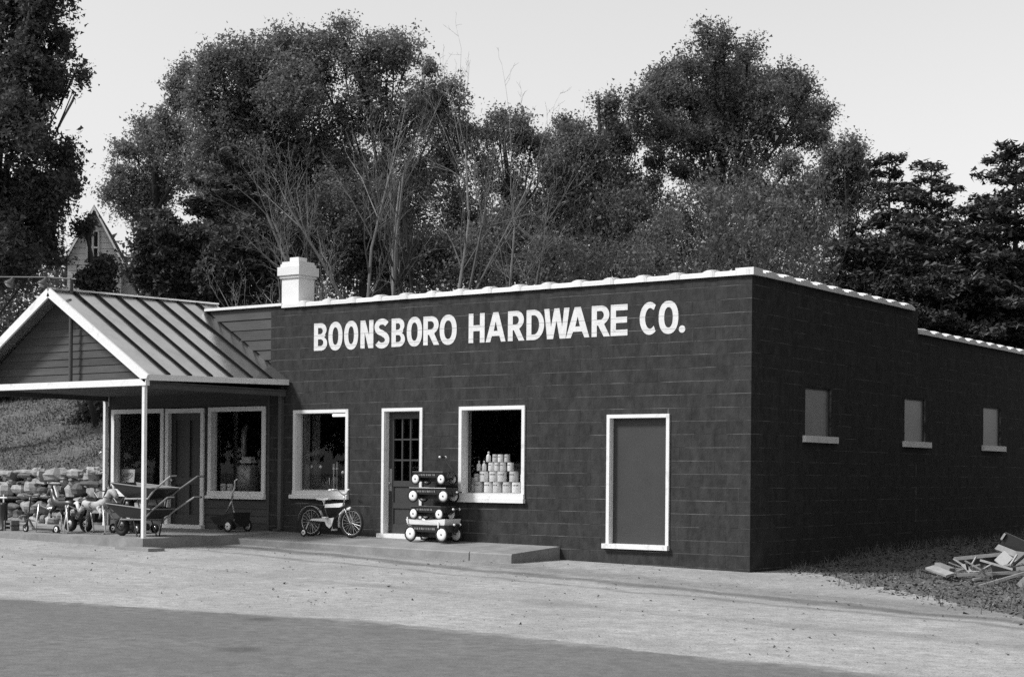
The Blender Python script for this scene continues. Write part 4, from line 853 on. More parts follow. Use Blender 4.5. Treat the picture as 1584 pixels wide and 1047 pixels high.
t = thing('garden_tiller', 'dark garden tiller with two black tyres behind the dark spring horse', 'tiller', (-12.55, -2.1, .35), R(5), local=True)
wheel('wheel', (-.18, -.16, .15), .15, .045, t, disc=.07, rim_m='wenamel', w=.05); wheel('wheel', (.22, -.16, .15), .15, .045, t, disc=.07, rim_m='wenamel', w=.05)
MB().box(-.25, .35, -.08, .12, .18, .34).lathe([(.13, 0), (.14, .03), (.14, .1), (.03, .12)], (.05, -.06, .42), (0, -1, 0), 16).build('engine', 'black', t); MB().lathe([(.03, 0), (.03, .015)], (.05, -.182, .42), (0, -1, 0), 10).build('starter_cap', 'chrome', t)
MB().tube([(-.2, .1, .3), (-.6, .1, .62)], .014, 6).tube([(-.2, -.05, .3), (-.6, -.1, .62)], .014, 6).build('handle', 'chrome', t)
t = thing('concrete_block', 'pale hollow concrete block standing at the porch edge beside the scooter', 'block', (-13.86, -2.7, .335), R(5), local=True)
MB().box(-.1, .1, -.1, .1, 0, .05).box(-.1, .1, -.1, .1, .09, .12).box(-.1, .1, -.1, .1, .16, .2).box(-.1, .1, .06, .1, .05, .16).box(-.1, -.07, -.1, .06, .05, .16).box(.07, .1, -.1, .06, .05, .16).build('block', 'slabm', t)
t = thing('garden_pump', 'black upright hand pump with a pale crossbar at the picture edge', 'pump', (-14.03, -2.75, .335), 0, local=True)
MB().lathe([(.10, 0), (.10, .03), (.075, .05), (.075, .48), (.085, .50), (.03, .53)], n=14).build('barrel', 'black', t, True)
MB().tube([(0, 0, .5), (0, 0, .68)], .014, 8).tube([(-.10, 0, .62), (.10, 0, .62)], .016, 8).build('handle', 'wenamel', t); MB().tube([(.07, -.02, .4), (.13, -.05, .2), (.12, -.05, .02)], .014, 6).build('hose', 'tyre', t)

# ------------------------------------------------------------------ scrap lumber beside the shop
def plank(label, a, b, w_, h, m='wood', up=(0, 0, 1), grp='scrap lumber beside the shop'):
    o = MB().bar(a, b, w_, h, up).build('scrap_board', m); return tag(o, label, 'board', grp)
def gz(x, y, d=0): return float(hgt(x, y)) + d
def dp(u, v, y): return tuple(at_y(u, v, y))
pale = mat('pale_scrap_wood', .30, .85, .3, 7, .4, rnd=.25)
plank('wide pale board lying flat at the near end of the scrap pile', dp(1438, 877, 1.3), dp(1470, 889, 1.0), .15, .03, pale, (0, -.3, 1))
plank('pale crate slat above the flat pale board', dp(1450, 872, 1.55), dp(1473, 881, 1.35), .10, .05, pale)
plank('long thin pale batten across the back of the scrap pile', dp(1476, 864, 1.9), dp(1549, 857, 2.2), .05, .05, pale)
plank('wide dark board standing on edge behind the scrap pile', dp(1480, 869, 2.0), dp(1550, 864, 2.25), .03, .12, 'black')
plank('pale batten lying low behind the kinked slat', dp(1473, 881, 1.5), dp(1500, 880, 1.7), .08, .03, pale)
plank('short pale slat leaning down into the middle of the pile', dp(1490, 873, 1.5), dp(1504, 887, 1.35), .06, .025, pale)
plank('short pale offcut on the ground in the middle of the pile', dp(1503, 886, 1.3), dp(1512, 884, 1.4), .10, .03, pale)
plank('curved pale stick poking up from the pile', dp(1503, 873, 1.6), dp(1510, 861, 1.7), .02, .02, pale)
plank('bright square board tilted at the top of the scrap pile', dp(1545, 872, 1.7), dp(1560, 857, 1.85), .17, .025, mat('bright_scrap_board', .50, .8, .1, 6), (.5, -.8, .5))
plank('pale slatted crate side on top of the pile', dp(1542, 846, 1.95), dp(1572, 858, 1.85), .10, .035, pale, (.1, -.7, .6))
plank('dark hollow box side above the pale crate slats', dp(1552, 832, 2.05), dp(1592, 850, 2.0), .04, .19, 'black')
plank('thin pale edge stick at the top corner of the pile', dp(1549, 834, 2.0), dp(1555, 825, 2.0), .03, .03, pale)
plank('long weathered board lying along the front of the pile', dp(1480, 889, 1.1), dp(1600, 884, 1.5), .13, .04)
plank('long weathered plank reaching down to the grass in front of the pile', dp(1512, 907, .6), dp(1598, 882, 1.0), .09, .035)
plank('dark broad sheet leaning under the bright square board', dp(1535, 886, 1.6), dp(1572, 884, 1.7), .03, .20, 'black')
plank('grey bent sheet at the far end of the pile', dp(1572, 868, 1.8), dp(1606, 872, 1.7), .03, .30, mat('grey_sheet', .22, .6, .2, 4))
plank('pale pipe curving down at the far end of the pile', dp(1568, 866, 1.6), dp(1600, 876, 1.5), .03, .03, pale)
plank('short pale offcut lying in the grass before the pile', dp(1505, 896, .9), dp(1522, 894, 1.0), .06, .03, pale)
plank('whitish broken crate end at the near corner of the pile', dp(1577, 908, .6), dp(1590, 895, .7), .12, .03, pale, (.3, -.8, .4))

sr = random.Random(12); desc = ['thin grey stick', 'split pale lath', 'short dark lath', 'broken grey lath', 'bent pale stick', 'dark splintered stick']
place = ['near the flat pale board', 'in the middle of the scrap pile', 'under the bright square board']
for i in range(18):
    u = (1462, 1506, 1556)[i // 6] + sr.uniform(-16, 16); v = sr.uniform(876, 892) - (u - 1450) * .05; y = sr.uniform(.9, 1.9); a = Vector(at_y(u, v, y)); a.z = max(a.z, gz(a.x, a.y, .04))
    ang = sr.uniform(0, 6.28); l = sr.uniform(.25, .7); b = a + Vector((math.cos(ang) * l, math.sin(ang) * l * .6, sr.uniform(-.02, .2))); b.z = max(b.z, gz(b.x, b.y, .03))
    plank(f'{desc[i % 6]} {place[i // 6]}', a, b, sr.uniform(.02, .05), sr.uniform(.012, .03), ('wood', pale, 'black', 'wood', pale, 'brownpaint')[i % 6])
# ------------------------------------------------------------------ vegetation
def leaf_mat(name, v, isl=.5, tr=.25): return mat(name, v, .75, island=isl, spec=.25, trans=tr)
M['oak'] = leaf_mat('oak_leaves', .16, .55, .3); M['oak2'] = leaf_mat('dull_oak_leaves', .13, .5, .3); M['darkleaf'] = leaf_mat('dark_leaves', .075, .5)
M['needle'] = leaf_mat('pine_needles', .06, .5, .12); M['wpine'] = leaf_mat('soft_pine_needles', .075, .5, .15); M['hemlock'] = leaf_mat('hemlock_sprays', .075, .6, .12)
M['brush'] = leaf_mat('dry_small_leaves', .11, .6); M['litter'] = mat('fallen_leaves', .115, .9, island=.55); M['grassm'] = mat('dry_grass', .115, .9, island=.5)
def quads_mesh(name, V):
    """V: (n,k,3) array of k-sided faces -> mesh"""
    n, k = V.shape[:2]; me = bpy.data.meshes.new(name); me.vertices.add(n * k); me.vertices.foreach_set('co', np.ascontiguousarray(V.reshape(-1), dtype=np.float32))
    me.loops.add(n * k); me.loops.foreach_set('vertex_index', np.arange(n * k, dtype=np.int32)); me.polygons.add(n)
    me.polygons.foreach_set('loop_start', np.arange(0, n * k, k, dtype=np.int32)); me.update(calc_edges=True); return me
def rand_dirs(n, rg, zb=0.):
    d = rg.normal(size=(n, 3)); d[:, 2] += zb; return d / np.linalg.norm(d, axis=1)[:, None]
def leaf_quads(P, size, rg, asp=.62, up=.6, N=None):
    """pointed leaves at points P"""
    n = len(P); nr = rand_dirs(n, rg, up) if N is None else N
    a = np.cross(nr, rand_dirs(n, rg)); a /= np.linalg.norm(a, axis=1)[:, None] + 1e-9; b = np.cross(nr, a)
    s = (size * rg.uniform(.35, 1.5, n))[:, None]
    return np.stack((P + a * s * .58, P - a * s * .36 + b * s * asp * .56, P - a * s * .36 - b * s * asp * .56), 1)
def noise3(P, sc, seed):
    rg = np.random.default_rng(seed); out = np.zeros(len(P))
    for k in range(5):
        d = rg.normal(size=3) * sc * (1 + .5 * k); out += np.sin(P @ d + rg.uniform(0, 6.28)) / (1 + .35 * k)
    return out / 2.2
def tree(name, label, group, D, lobes, base, leaf='oak', size=.105, dens=1.0, seed=1, trunk=.28, gap=.25, clump=.42, depth=.8, bark='bark', up=.6, dv=0):
    """lobes: (u, v, r) of the crown's masses as measured, D metres away; base: u of the foot"""
    rg = np.random.default_rng(seed); k = D / FPX; cs = []; rs = []
    spread = (max(l[0] + l[2] for l in lobes) - min(l[0] - l[2] for l in lobes)) * k * .5
    for (u, v, r) in lobes:
        cs.append(far(u, v + dv, D) + VF * rg.uniform(-1, 1) * min(spread * depth * .6, 3.5)); rs.append(r * k)
    for c, r in list(zip(cs, rs)):
        for q in range(4): cs.append(c + rand_dirs(1, rg, .1)[0] * r * rg.uniform(.55, .85)); rs.append(r * rg.uniform(.3, .5))
    nl0 = len(lobes); cs = np.array(cs); rs = np.array(rs)
    ft = far(base, 700, D); ft[2] = float(hgt(ft[0], ft[1])) - .1
    root = thing(name, label, 'tree', tuple(ft), 0, group)
    # wood
    mb = MB(); cz = cs[:, 2]; mid = cs.mean(0); lowz = ft[2] + .45 * (cz.min() - ft[2]) if cz.min() > ft[2] + 1.5 else ft[2] + 1.2
    spine = [Vector(ft), Vector(ft) + Vector((rg.uniform(-.2, .2), rg.uniform(-.2, .2), (lowz - ft[2]) * .6)), Vector((ft[0] * .8 + mid[0] * .2, ft[1] * .8 + mid[1] * .2, lowz)), Vector((ft[0] * .45 + mid[0] * .55, ft[1] * .45 + mid[1] * .55, lowz * .45 + cz.max() * .55)), Vector(cs[int(np.argmax(cz))])]
    mb.tube(spine, [trunk * 1.25, trunk, trunk * .85, trunk * .45, .05], 9)
    for c, r in zip(cs[:nl0], rs[:nl0]):
        tt = rg.uniform(.15, .7); a = spine[2].lerp(spine[3], tt) if c[2] > spine[2].z else spine[1].lerp(spine[2], .9)
        c = Vector(c); m = a.lerp(c, .5) + Vector((rg.uniform(-.4, .4), rg.uniform(-.4, .4), rg.uniform(-.1, .6)))
        lr_ = min(1., r / (trunk * 4)); mb.tube([a, m, c], [trunk * .30 * lr_, trunk * .17 * lr_, .02], 6)
        for q in range(3):
            e = c + Vector(rand_dirs(1, rg, .2)[0]) * r * .8; mb.tube([m.lerp(c, .6), c.lerp(e, .5) + Vector((0, 0, .1)), e], [.028, .016, .006], 4)
    mb.build('trunk', bark, root, True)
    # leaves
    allq = []
    for c, r in zip(cs, rs):
        nc = int(dens * 150 * (r ** 2) / (clump / .42) ** 2 * (1.0)) + 8
        d = rand_dirs(nc, rg); rad = rg.uniform(0, 1, nc) ** (1 / 2.6) * np.where(rg.uniform(0, 1, nc) < .06, 1.22, 1.); lump = 1 + .22 * noise3(d * 3, 1.1, seed + int(r * 100))
        P = c + d * (rad * lump * r)[:, None] * np.array((1, 1, .92))
        keep = noise3(P, 1.9, seed + 5) + .75 * noise3(P, 4.5, seed + 6) + rg.normal(0, .25, nc) > -.9 + gap * 2
        P = P[keep]
        nl = 24; ax = d[keep] * .8 + rand_dirs(len(P), rg, .3); ax /= np.linalg.norm(ax, axis=1)[:, None]
        Q = np.repeat(P, nl, 0) + np.repeat(ax, nl, 0) * (rg.uniform(-.7, .9, len(P) * nl) * clump * rg.uniform(.7, 1.5))[:, None] + rg.normal(0, clump * .27, (len(P) * nl, 3)) * np.array((1, 1, .8))
        allq.append(leaf_quads(Q, size, rg, up=up))
    V = np.concatenate(allq) - np.array(ft)
    link('crown', quads_mesh('crown', V), leaf, root); return root, len(V)
TR = 0
def T(*a, **k):
    global TR; o, n = tree(*a, **k); TR += n; return o
gA = 'leafy trees behind the shop'
T('oak_tree', 'tall dark tree at the edge of the photo left of the small house', gA, 38.5, [(40, 40, 55), (15, 130, 60), (75, 115, 38), (30, 215, 62), (85, 235, 32), (20, 310, 70), (80, 310, 45), (20, 395, 60), (62, 375, 32), (112, 105, 15), (125, 165, 8), (50, -20, 60), (-60, 60, 80), (-70, 220, 90), (-60, 370, 90), (90, 280, 22)],
  -55, leaf='darkleaf', size=.10, dens=1.8, seed=21, trunk=.22, gap=.46, clump=.3)
T('sapling_tree', 'small dark leafy sapling in front of the pale house gable', gA, 40, [(150, 428, 10), (166, 412, 9), (135, 438, 8), (160, 440, 9), (172, 425, 6), (126, 352, 5)], 150, leaf='darkleaf', size=.105, dens=1.3, seed=22, trunk=.06, gap=.2, clump=.28)
T('oak_tree', 'loose crowned tree between the house gable and the big oaks', gA, 64, [(222, 190, 16), (235, 225, 38), (265, 205, 28), (210, 240, 26), (195, 275, 24), (240, 270, 45), (290, 250, 45), (185, 305, 22), (220, 320, 40), (285, 155, 20), (292, 110, 13), (275, 135, 12)], 235, size=.105, dens=1.0, seed=23, gap=.30)
T('oak_tree', 'broad dense oak behind the chimney with the highest rounded crown at its side', gA, 58, [(345, 105, 38), (310, 130, 22), (390, 85, 45), (435, 75, 45), (475, 75, 42), (330, 170, 55), (400, 150, 65), (460, 145, 55), (340, 235, 55), (410, 230, 75), (485, 215, 60), (360, 300, 60), (440, 300, 70)], 410, leaf='oak', size=.105, dens=1.25, seed=24, trunk=.4, gap=.15, dv=12)
T('oak_tree', 'broad oak in the middle with pale sky showing through its upper crown', gA, 59, [(530, 65, 34), (555, 95, 38), (500, 120, 32), (612, 75, 32), (640, 85, 26), (600, 125, 40), (650, 130, 40), (690, 135, 34), (560, 165, 40), (620, 190, 48), (690, 185, 45), (545, 225, 50), (640, 250, 55), (710, 235, 35), (560, 300, 70), (650, 320, 70), (500, 280, 50), (655, 85, 12), (585, 60, 12)], 590, leaf='oak', size=.105, dens=1.15, seed=25, trunk=.42, gap=.38, dv=10)
T('oak_tree', 'lower tree with thin sunny crown right of the middle oak', gA, 60, [(770, 195, 26), (800, 200, 25), (760, 240, 40), (820, 235, 35), (840, 215, 16), (745, 300, 50), (815, 300, 55), (790, 370, 60), (720, 370, 50), (850, 260, 30)], 785, leaf='oak', size=.10, dens=.95, seed=26, trunk=.25, gap=.34)
T('oak_tree', 'group of pointed leafy tops left of the tall right oak', gA, 61, [(880, 195, 18), (885, 225, 30), (910, 230, 26), (938, 165, 20), (945, 195, 28), (960, 215, 26), (985, 170, 18), (990, 200, 26), (900, 285, 55), (960, 275, 50), (880, 350, 60), (960, 350, 65), (1010, 300, 40), (870, 260, 30)], 925, leaf='oak2', size=.10, dens=1.1, seed=27, trunk=.28, gap=.22)
T('oak_tree', 'tall spreading oak with wide open limbs standing against the sky', gA, 62, [(1040, 95, 28), (1020, 120, 22), (1030, 150, 34), (1090, 70, 30), (1110, 65, 26), (1155, 65, 24), (1130, 100, 42), (1180, 100, 32), (1215, 110, 34), (1245, 130, 30), (1262, 165, 22), (1070, 140, 42), (1120, 155, 38), (1180, 150, 45), (1235, 175, 32), (1025, 130, 30), (1110, 120, 36), (1100, 190, 40), (1150, 140, 40), (1060, 100, 26), (1040, 200, 32), (1080, 215, 34), (1140, 210, 34), (1195, 205, 36), (1250, 205, 22), (1020, 225, 22), (1110, 260, 32), (1150, 250, 26), (1175, 275, 28), (1060, 230, 22), (1015, 190, 16)], 1108, leaf='oak2', size=.105, dens=1.05, seed=28, trunk=.36, gap=.27, dv=16)
T('understory_tree', 'thin leafed tree below the tall right oak', gA, 57, [(1075, 330, 45), (1140, 320, 45), (1030, 370, 50), (1110, 385, 55), (1190, 340, 45), (1170, 400, 45), (1230, 300, 30), (1240, 360, 45), (1205, 270, 18)], 1125, leaf='oak2', size=.10, dens=1.0, seed=29, trunk=.2, gap=.25)
T('oak_tree', 'round leafed tree top rising left of the dark pines', gA, 58, [(1300, 235, 24), (1285, 250, 20), (1320, 250, 20), (1275, 290, 35), (1330, 285, 35), (1300, 330, 45)], 1300, leaf='oak2', size=.10, dens=1.0, seed=30, trunk=.2, gap=.3)
T('cedar_tree', 'bushy dark cedar behind the canopy ridge', gA, 47, [(240, 350, 26), (255, 385, 34), (238, 418, 30), (270, 420, 40), (300, 385, 34)], 245, leaf='needle', size=.13, dens=1.5, seed=31, trunk=.15, gap=.1, clump=.3)
T('cedar_tree', 'bushy dark cedar between the soft pine and the chimney', gA, 46, [(370, 395, 38), (400, 370, 34), (420, 420, 40), (350, 430, 34), (440, 380, 28), (310, 430, 34)], 385, leaf='needle', size=.13, dens=1.5, seed=32, trunk=.15, gap=.12, clump=.3)
T('understory_tree', 'dark low tree behind the bare stems in the middle', gA, 53, [(480, 380, 55), (540, 400, 55), (600, 390, 55), (660, 410, 50), (500, 330, 45), (580, 340, 50)], 560, leaf='darkleaf', size=.10, dens=1.0, seed=33, trunk=.18, gap=.15)
T('understory_tree', 'dark low tree above the middle of the coping', gA, 54, [(720, 410, 45), (790, 420, 45), (850, 410, 45), (910, 410, 45), (970, 410, 40), (1020, 400, 30), (760, 350, 40)], 850, leaf='oak2', size=.10, dens=.955, seed=34, trunk=.18, gap=.2)
# bushes on the bank under the canopy
T('round_bush', 'round dark bush on the bank left of the porch post', 'bushes on the bank', 41, [(142, 648, 20), (128, 655, 12), (150, 635, 12)], 142, leaf='darkleaf', size=.09, dens=2.2, seed=41, trunk=.05, gap=.05, clump=.22)
T('hedge_bush', 'dark scrub at the top of the bank seen beneath the canopy', 'bushes on the bank', 46, [(20, 600, 26), (70, 600, 28), (115, 605, 24), (-20, 590, 30), (155, 600, 22), (40, 575, 25), (100, 580, 25)], 70, leaf='darkleaf', size=.105, dens=1.9, seed=42, trunk=.06, gap=.0, clump=.3)

# pines ---------------------------------------------------------------
def pine(name, label, group, D, u, vtop, vbase_w, seed, leaf='hemlock', lean=0., wmax=70, dens=1., hbase=3.0, loc=None, height=None):
    """layered conifer: whorls of nearly level boughs carrying flat sprays"""
    rg = np.random.default_rng(seed)
    if loc is None: top = far(u, vtop, D); ft = far(u, 700, D)
    else: ft = np.array((loc[0], loc[1], 0.)); top = np.array((loc[0], loc[1], height + float(hgt(*loc))))
    ft[2] = float(hgt(ft[0], ft[1])) - .1; W = wmax * D / FPX if loc is None else wmax
    root = thing(name, label, 'tree', tuple(ft), 0, group); H = top[2] - ft[2]; mb = MB()
    mb.tube([Vector(ft), Vector((ft[0] + lean * .3, ft[1], ft[2] + H * .5)), Vector((ft[0], ft[1], top[2] - .4))], [.2, .11, .008], 8)
    Q = []; z = hbase
    while z < H - .15:
        f = 1 - z / H; ln = W * min(1, (f * 2.3) ** .65) * rg.uniform(.6, 1.15) + .12; nb = int(5 + 3 * min(1, f * 2)); a0 = rg.uniform(0, 6.28)
        for i in range(nb):
            a = a0 + i * 6.283 / nb + rg.uniform(-.3, .3); l = ln * rg.uniform(.4, 1.25); dr = np.array((math.cos(a), math.sin(a), 0.)); rise = rg.uniform(-.05, .45)
            o = np.array((ft[0], ft[1], ft[2] + z + rg.uniform(-.15, .15)))
            pt = lambda t: o + dr * l * t + np.array((0, 0, l * (rise * t - .22 * t * t + (.10 * t ** 4))))
            mb.tube([pt(0), pt(.4), pt(.75), pt(1)], [.035, .022, .013, .005], 4)
            n = int(190 * l * dens); t = rg.uniform(.18, 1.04, n) ** .8; sd2 = np.array((-dr[1], dr[0], 0))
            wd = .34 * l * (1.05 - t) + .16
            P = np.array([pt(q) for q in t]) + sd2 * (rg.uniform(-1, 1, n) * wd)[:, None] + np.column_stack((rg.normal(0, .05, n), rg.normal(0, .05, n), rg.normal(0, .06, n) - .03))
            nr = rand_dirs(n, rg, 2.2); q4 = leaf_quads(P, .17, rg, asp=.42, N=nr); Q.append(q4)
        z += rg.uniform(.30, .48) * (1 if H < 14 else 1.2)
    mb.build('trunk', 'bark', root, True); V = np.concatenate(Q) - np.array(ft); global TR; TR += len(V)
    link('crown', quads_mesh('crown', V), leaf, root); return root
gP = 'dark pines beside the shop'
pine('pine_tree', 'slim pine with a small pointed tip between the round tree and the big pines', gP, 48, 1372, 222, 0, 51, wmax=95, dens=.9)
pine('pine_tree', 'pine whose top leans up to a sharp tip beside the open sky gap', gP, 46, 1437, 228, 0, 52, wmax=95, dens=.9)
pine('pine_tree', 'tall broad pine rising at the picture edge above the scrap pile', gP, 42, 1568, 205, 0, 53, wmax=140, dens=1.0)
pine('pine_tree', 'shorter pine with spreading boughs before the edge pine', gP, 43, 1510, 290, 0, 54, wmax=125, dens=1.0)
pine('pine_tree', 'low pine filling in above the step of the coping', gP, 43, 1400, 325, 0, 55, wmax=120, dens=1.0)
pine('pine_tree', 'low dark pine above the side wall coping near the corner brush', gP, 43, 1320, 330, 0, 56, wmax=95, dens=.95)
pine('pine_tree', 'nearest low pine just above the lower coping of the side wall', gP, 41, 1545, 380, 0, 57, wmax=110, dens=1.1)
pine('pine_tree', 'small pine peeking over the upper coping by the wall step', gP, 41, 1455, 385, 0, 58, wmax=100, dens=1.1)
pine('pine_tree', 'pine at the picture edge behind the lower pines', gP, 50, 1650, 240, 0, 59, wmax=150, dens=.8)
shade_pine = pine('pine_tree', 'unseen dark pine added to shade the side wall', gP, 30, 0, 0, 0, 63, wmax=2.7, dens=1.2, hbase=.3, loc=(8.6, 3.5), height=15)  # unseen pine row, added to keep sky light off the side wall
for i, (x, y, k) in enumerate(((9.6, -1.5, .85), (8.0, 8.5, 1.05), (7.8, 13.8, 1.05), (12.5, 1.5, 1.1), (12, 8, 1.2))):
    o = copy_tree(shade_pine); o.location = (x, y, float(hgt(x, y)) - .1); o.rotation_euler = (0, 0, i * 1.1 + .6); o.scale = (k,) * 3
# soft pine left of centre
pine('white_pine', 'soft feathery pine behind the canopy roof', gA, 50, 345, 225, 0, 61, leaf='wpine', wmax=95, dens=1.3, hbase=1.5)
pine('white_pine', 'small feathery pine beside the soft tall one', gA, 49, 300, 335, 0, 62, leaf='wpine', wmax=70, dens=1.2, hbase=1.0)

# bare trees -----------------------------------------------------------
def bare_tree(label, D, u, vtop, seed, stems=3, lean=0., bark='palebark', group='bare autumn trees behind the coping', r0=.055, leafy=0, spreadv=.28, name='bare_tree'):
    rg = np.random.default_rng(seed); ft = far(u, 700, D); ft[2] = float(hgt(ft[0], ft[1])) - .1; H = far(u, vtop, D)[2] - ft[2]
    root = thing(name, label, 'tree', tuple(ft), 0, group); mb = MB(); tips = []
    def grow(p, d, l, r, lev):
        n = 3 if lev < 2 else 2; pts = [p]; rad = [r]
        for i in range(n):
            d = (d + Vector(rg.normal(0, .10 + .03 * lev, 3)) + Vector((0, 0, .05))).normalized(); p = p + d * l / n; pts.append(p); rad.append(r * (1 - .55 * (i + 1) / n))
        mb.tube(pts, rad, 6 if lev == 0 else (4 if lev < 3 else 3), False)
        if lev >= 2: tips.extend(pts[1:])
        if lev >= 4: return
        nb = (10, 5, 3, 2)[lev]
        for i in range(nb):
            t = rg.uniform(.38 if lev == 0 else .2, 1.0) if i else 1.0; j = min(int(t * n), n - 1); q = pts[j].lerp(pts[j + 1], t * n - j)
            sd3 = Vector(rand_dirs(1, rg, .25)[0]); nd = (d * (.9 if lev < 2 else .6) + sd3 * (.55 if i else .25)).normalized()
            grow(q, nd, l * rg.uniform(.26, .46), max(r * (1 - .55 * t) * rg.uniform(.42, .65), .004), lev + 1)
    for s in range(stems):
        d = (Vector((0, 0, 1)) + Vector(VR) * (lean + rg.uniform(-spreadv, spreadv)) + Vector(VF) * rg.uniform(-.25, .25)).normalized()
        grow(Vector(ft) + Vector(rg.normal(0, .15, 3)) * Vector((1, 1, 0)), d, H * rg.uniform(.6, .78), r0 * rg.uniform(.7, 1.1), 0)
    mb.build('trunk', bark, root)
    if leafy:
        T_ = np.array(tips); T_ = T_[rg.integers(0, len(T_), leafy)] + rg.normal(0, .12, (leafy, 3)); V = leaf_quads(T_, .11, rg) - np.array(ft)
        link('crown', quads_mesh('crown', V), 'brush', root)
    return root
bare_tree('bare tree with arching branches just right of the chimney', 39, 545, 130, 71, 3, -.22)
bare_tree('bare tree with several straight pale stems above the first letters', 40, 595, 95, 72, 3, -.10)
bare_tree('bare slender tree above the gap between the two painted words', 41, 640, 190, 73, 3, .05, bark='bark')
bare_tree('bare tree with forked pale trunk above the second painted word', 42, 690, 120, 74, 3, .14)
bare_tree('bare branching tree leaning over the middle of the coping', 42, 760, 190, 75, 2, .10)
bare_tree('bare low tree spreading its twigs left of the chimney', 37, 450, 330, 76, 3, -.2, r0=.05)
for i, (u, v, D, lb) in enumerate(((880, 300, 43, 'thin bare sapling above the last letters of the second word'), (960, 310, 44, 'thin twiggy sapling above the gap before the last word'), (1060, 290, 43, 'twiggy sapling with dry leaves just left of the shop corner'), (1110, 270, 42, 'tall twiggy sapling with dry leaves above the shop corner'), (1165, 285, 42, 'twiggy sapling with dry leaves right above the corner tile'), (1215, 290, 41, 'twiggy sapling with dry leaves over the side coping'), (1260, 310, 42, 'twiggy sapling with dry leaves against the dark pines'))):
    bare_tree(lb, D, u, v, 80 + i, 4, 0, r0=.03, leafy=(1300 if i > 1 else 400), spreadv=.2, bark='greybark', group='twiggy saplings behind the shop', name='sapling_tree')

rt = T('roadside_tree', 'dark tree of the row across the road facing the shop', 'trees across the road', 40, [(792, 560, 150), (650, 600, 130), (930, 610, 130), (720, 450, 120), (870, 470, 110)], 792, leaf='darkleaf', size=.3, dens=.8, seed=44, trunk=.3, gap=.0, clump=.8)  # unseen row, added so the shop windows reflect something dark
for i in range(11):
    o = rt if i == 0 else copy_tree(rt)
    x = -62 + i * 5.2; y = -33 + 2.5 * math.sin(i * 2.1); o.location = (x, y, float(hgt(x, y)) - .1); o.rotation_euler = (0, 0, i * 1.3); o.scale = (1.25,) * 3
# the far wood that closes the view between the trunks
rg = np.random.default_rng(99); n = 14000
uu = rg.uniform(-150, 1750, n); dd = rg.uniform(66, 84, n); top = 330 + 40 * np.sin(uu * .012) + 25 * np.sin(uu * .05); top = np.where(uu < 330, 385 + .0 * uu, top); top = np.where((uu > 1030) & (uu < 1290), top + 40, top); top = np.where(uu >= 1290, top + 60, top)
vv = rg.uniform(0, 1, n) ** .8 * (640 - top) + top
Pc = np.array([far(a, b, c) for a, b, c in zip(uu, vv, dd)]); Q = np.repeat(Pc, 14, 0) + rg.normal(0, .45, (n * 14, 3))
tag(link('far_wood', quads_mesh('far_wood', leaf_quads(Q, .2, rg)), 'darkleaf'), 'far leafy wood closing the view behind the trees', 'wood', kind='stuff')

# ------------------------------------------------------------------ pale house on the hill
hc = far(150, 445, 50); HB = float(hgt(hc[0], hc[1]))
ga = R(-68 - 35.6 + 50); gd = np.array((math.cos(ga), math.sin(ga), 0)); gn = np.array((gd[1], -gd[0], 0))
ga = math.atan2(VR[1], VR[0]) + R(9); gd = Vector((math.cos(ga), math.sin(ga), 0)); gn = Vector((math.sin(ga), -math.cos(ga), 0))
apex = Vector(far(147, 322, 50)); HO = thing('pale_house', 'pale weatherboard house with steep gable on the wooded hill', 'house', (apex.x, apex.y, HB - .2))
hw_ = .80; ez = apex.z - 1.45
def hp(a, d, z): return Vector((apex.x, apex.y, 0)) + gd * a - gn * d + Vector((0, 0, z))
MB().prism([hp(-hw_, 0, HB - .3), hp(hw_, 0, HB - .3), hp(hw_, 0, ez), hp(0, 0, apex.z - .05), hp(-hw_, 0, ez)], -gn * 7).build('wall', 'housew', HO)
zz = HB + .2
while zz < apex.z - .25:
    hwz = hw_ if zz < ez else hw_ * (apex.z - zz - .05) / 1.45
    MB().bar(hp(-hwz, -.012, zz), hp(hwz, -.012, zz), .03, .16, (0, 0, 1)).build('board', 'housew', HO); zz += .175
for s in (-1, 1):
    MB().prism([hp(0, -.3, apex.z + .06), hp(0, -.3, apex.z - .04), hp(s * (hw_ + .11), -.3, ez - .33), hp(s * (hw_ + .11), -.3, ez - .23)], -gn * 7.6).build('roof', 'shingle', HO)
    MB().prism([hp(0, -.33, apex.z + .03), hp(0, -.33, apex.z - .09), hp(s * (hw_ + .1), -.33, ez - .36), hp(s * (hw_ + .1), -.33, ez - .24)], -gn * .03).build('rake_board', 'white', HO)
wz0, wz1, wc = apex.z - 1.70, apex.z - .74, -.05
wn = MB().prism([hp(wc - .16, -.06, wz0), hp(wc + .16, -.06, wz0), hp(wc + .16, -.06, wz1), hp(wc - .16, -.06, wz1)], -gn * .03).build('window', 'dark', HO)
for a, b in (((wc - .18, wz0), (wc - .18, wz1)), ((wc + .18, wz0), (wc + .18, wz1)), ((wc - .2, wz1 + .03), (wc + .2, wz1 + .03)), ((wc - .2, wz0 - .03), (wc + .2, wz0 - .03)), ((wc, wz0), (wc, wz1)), ((wc - .16, (wz0 + wz1) / 2), (wc + .16, (wz0 + wz1) / 2))):
    MB().bar(hp(a[0], -.075, a[1]), hp(b[0], -.075, b[1]), .05, .05).build('frame', 'housew', wn)

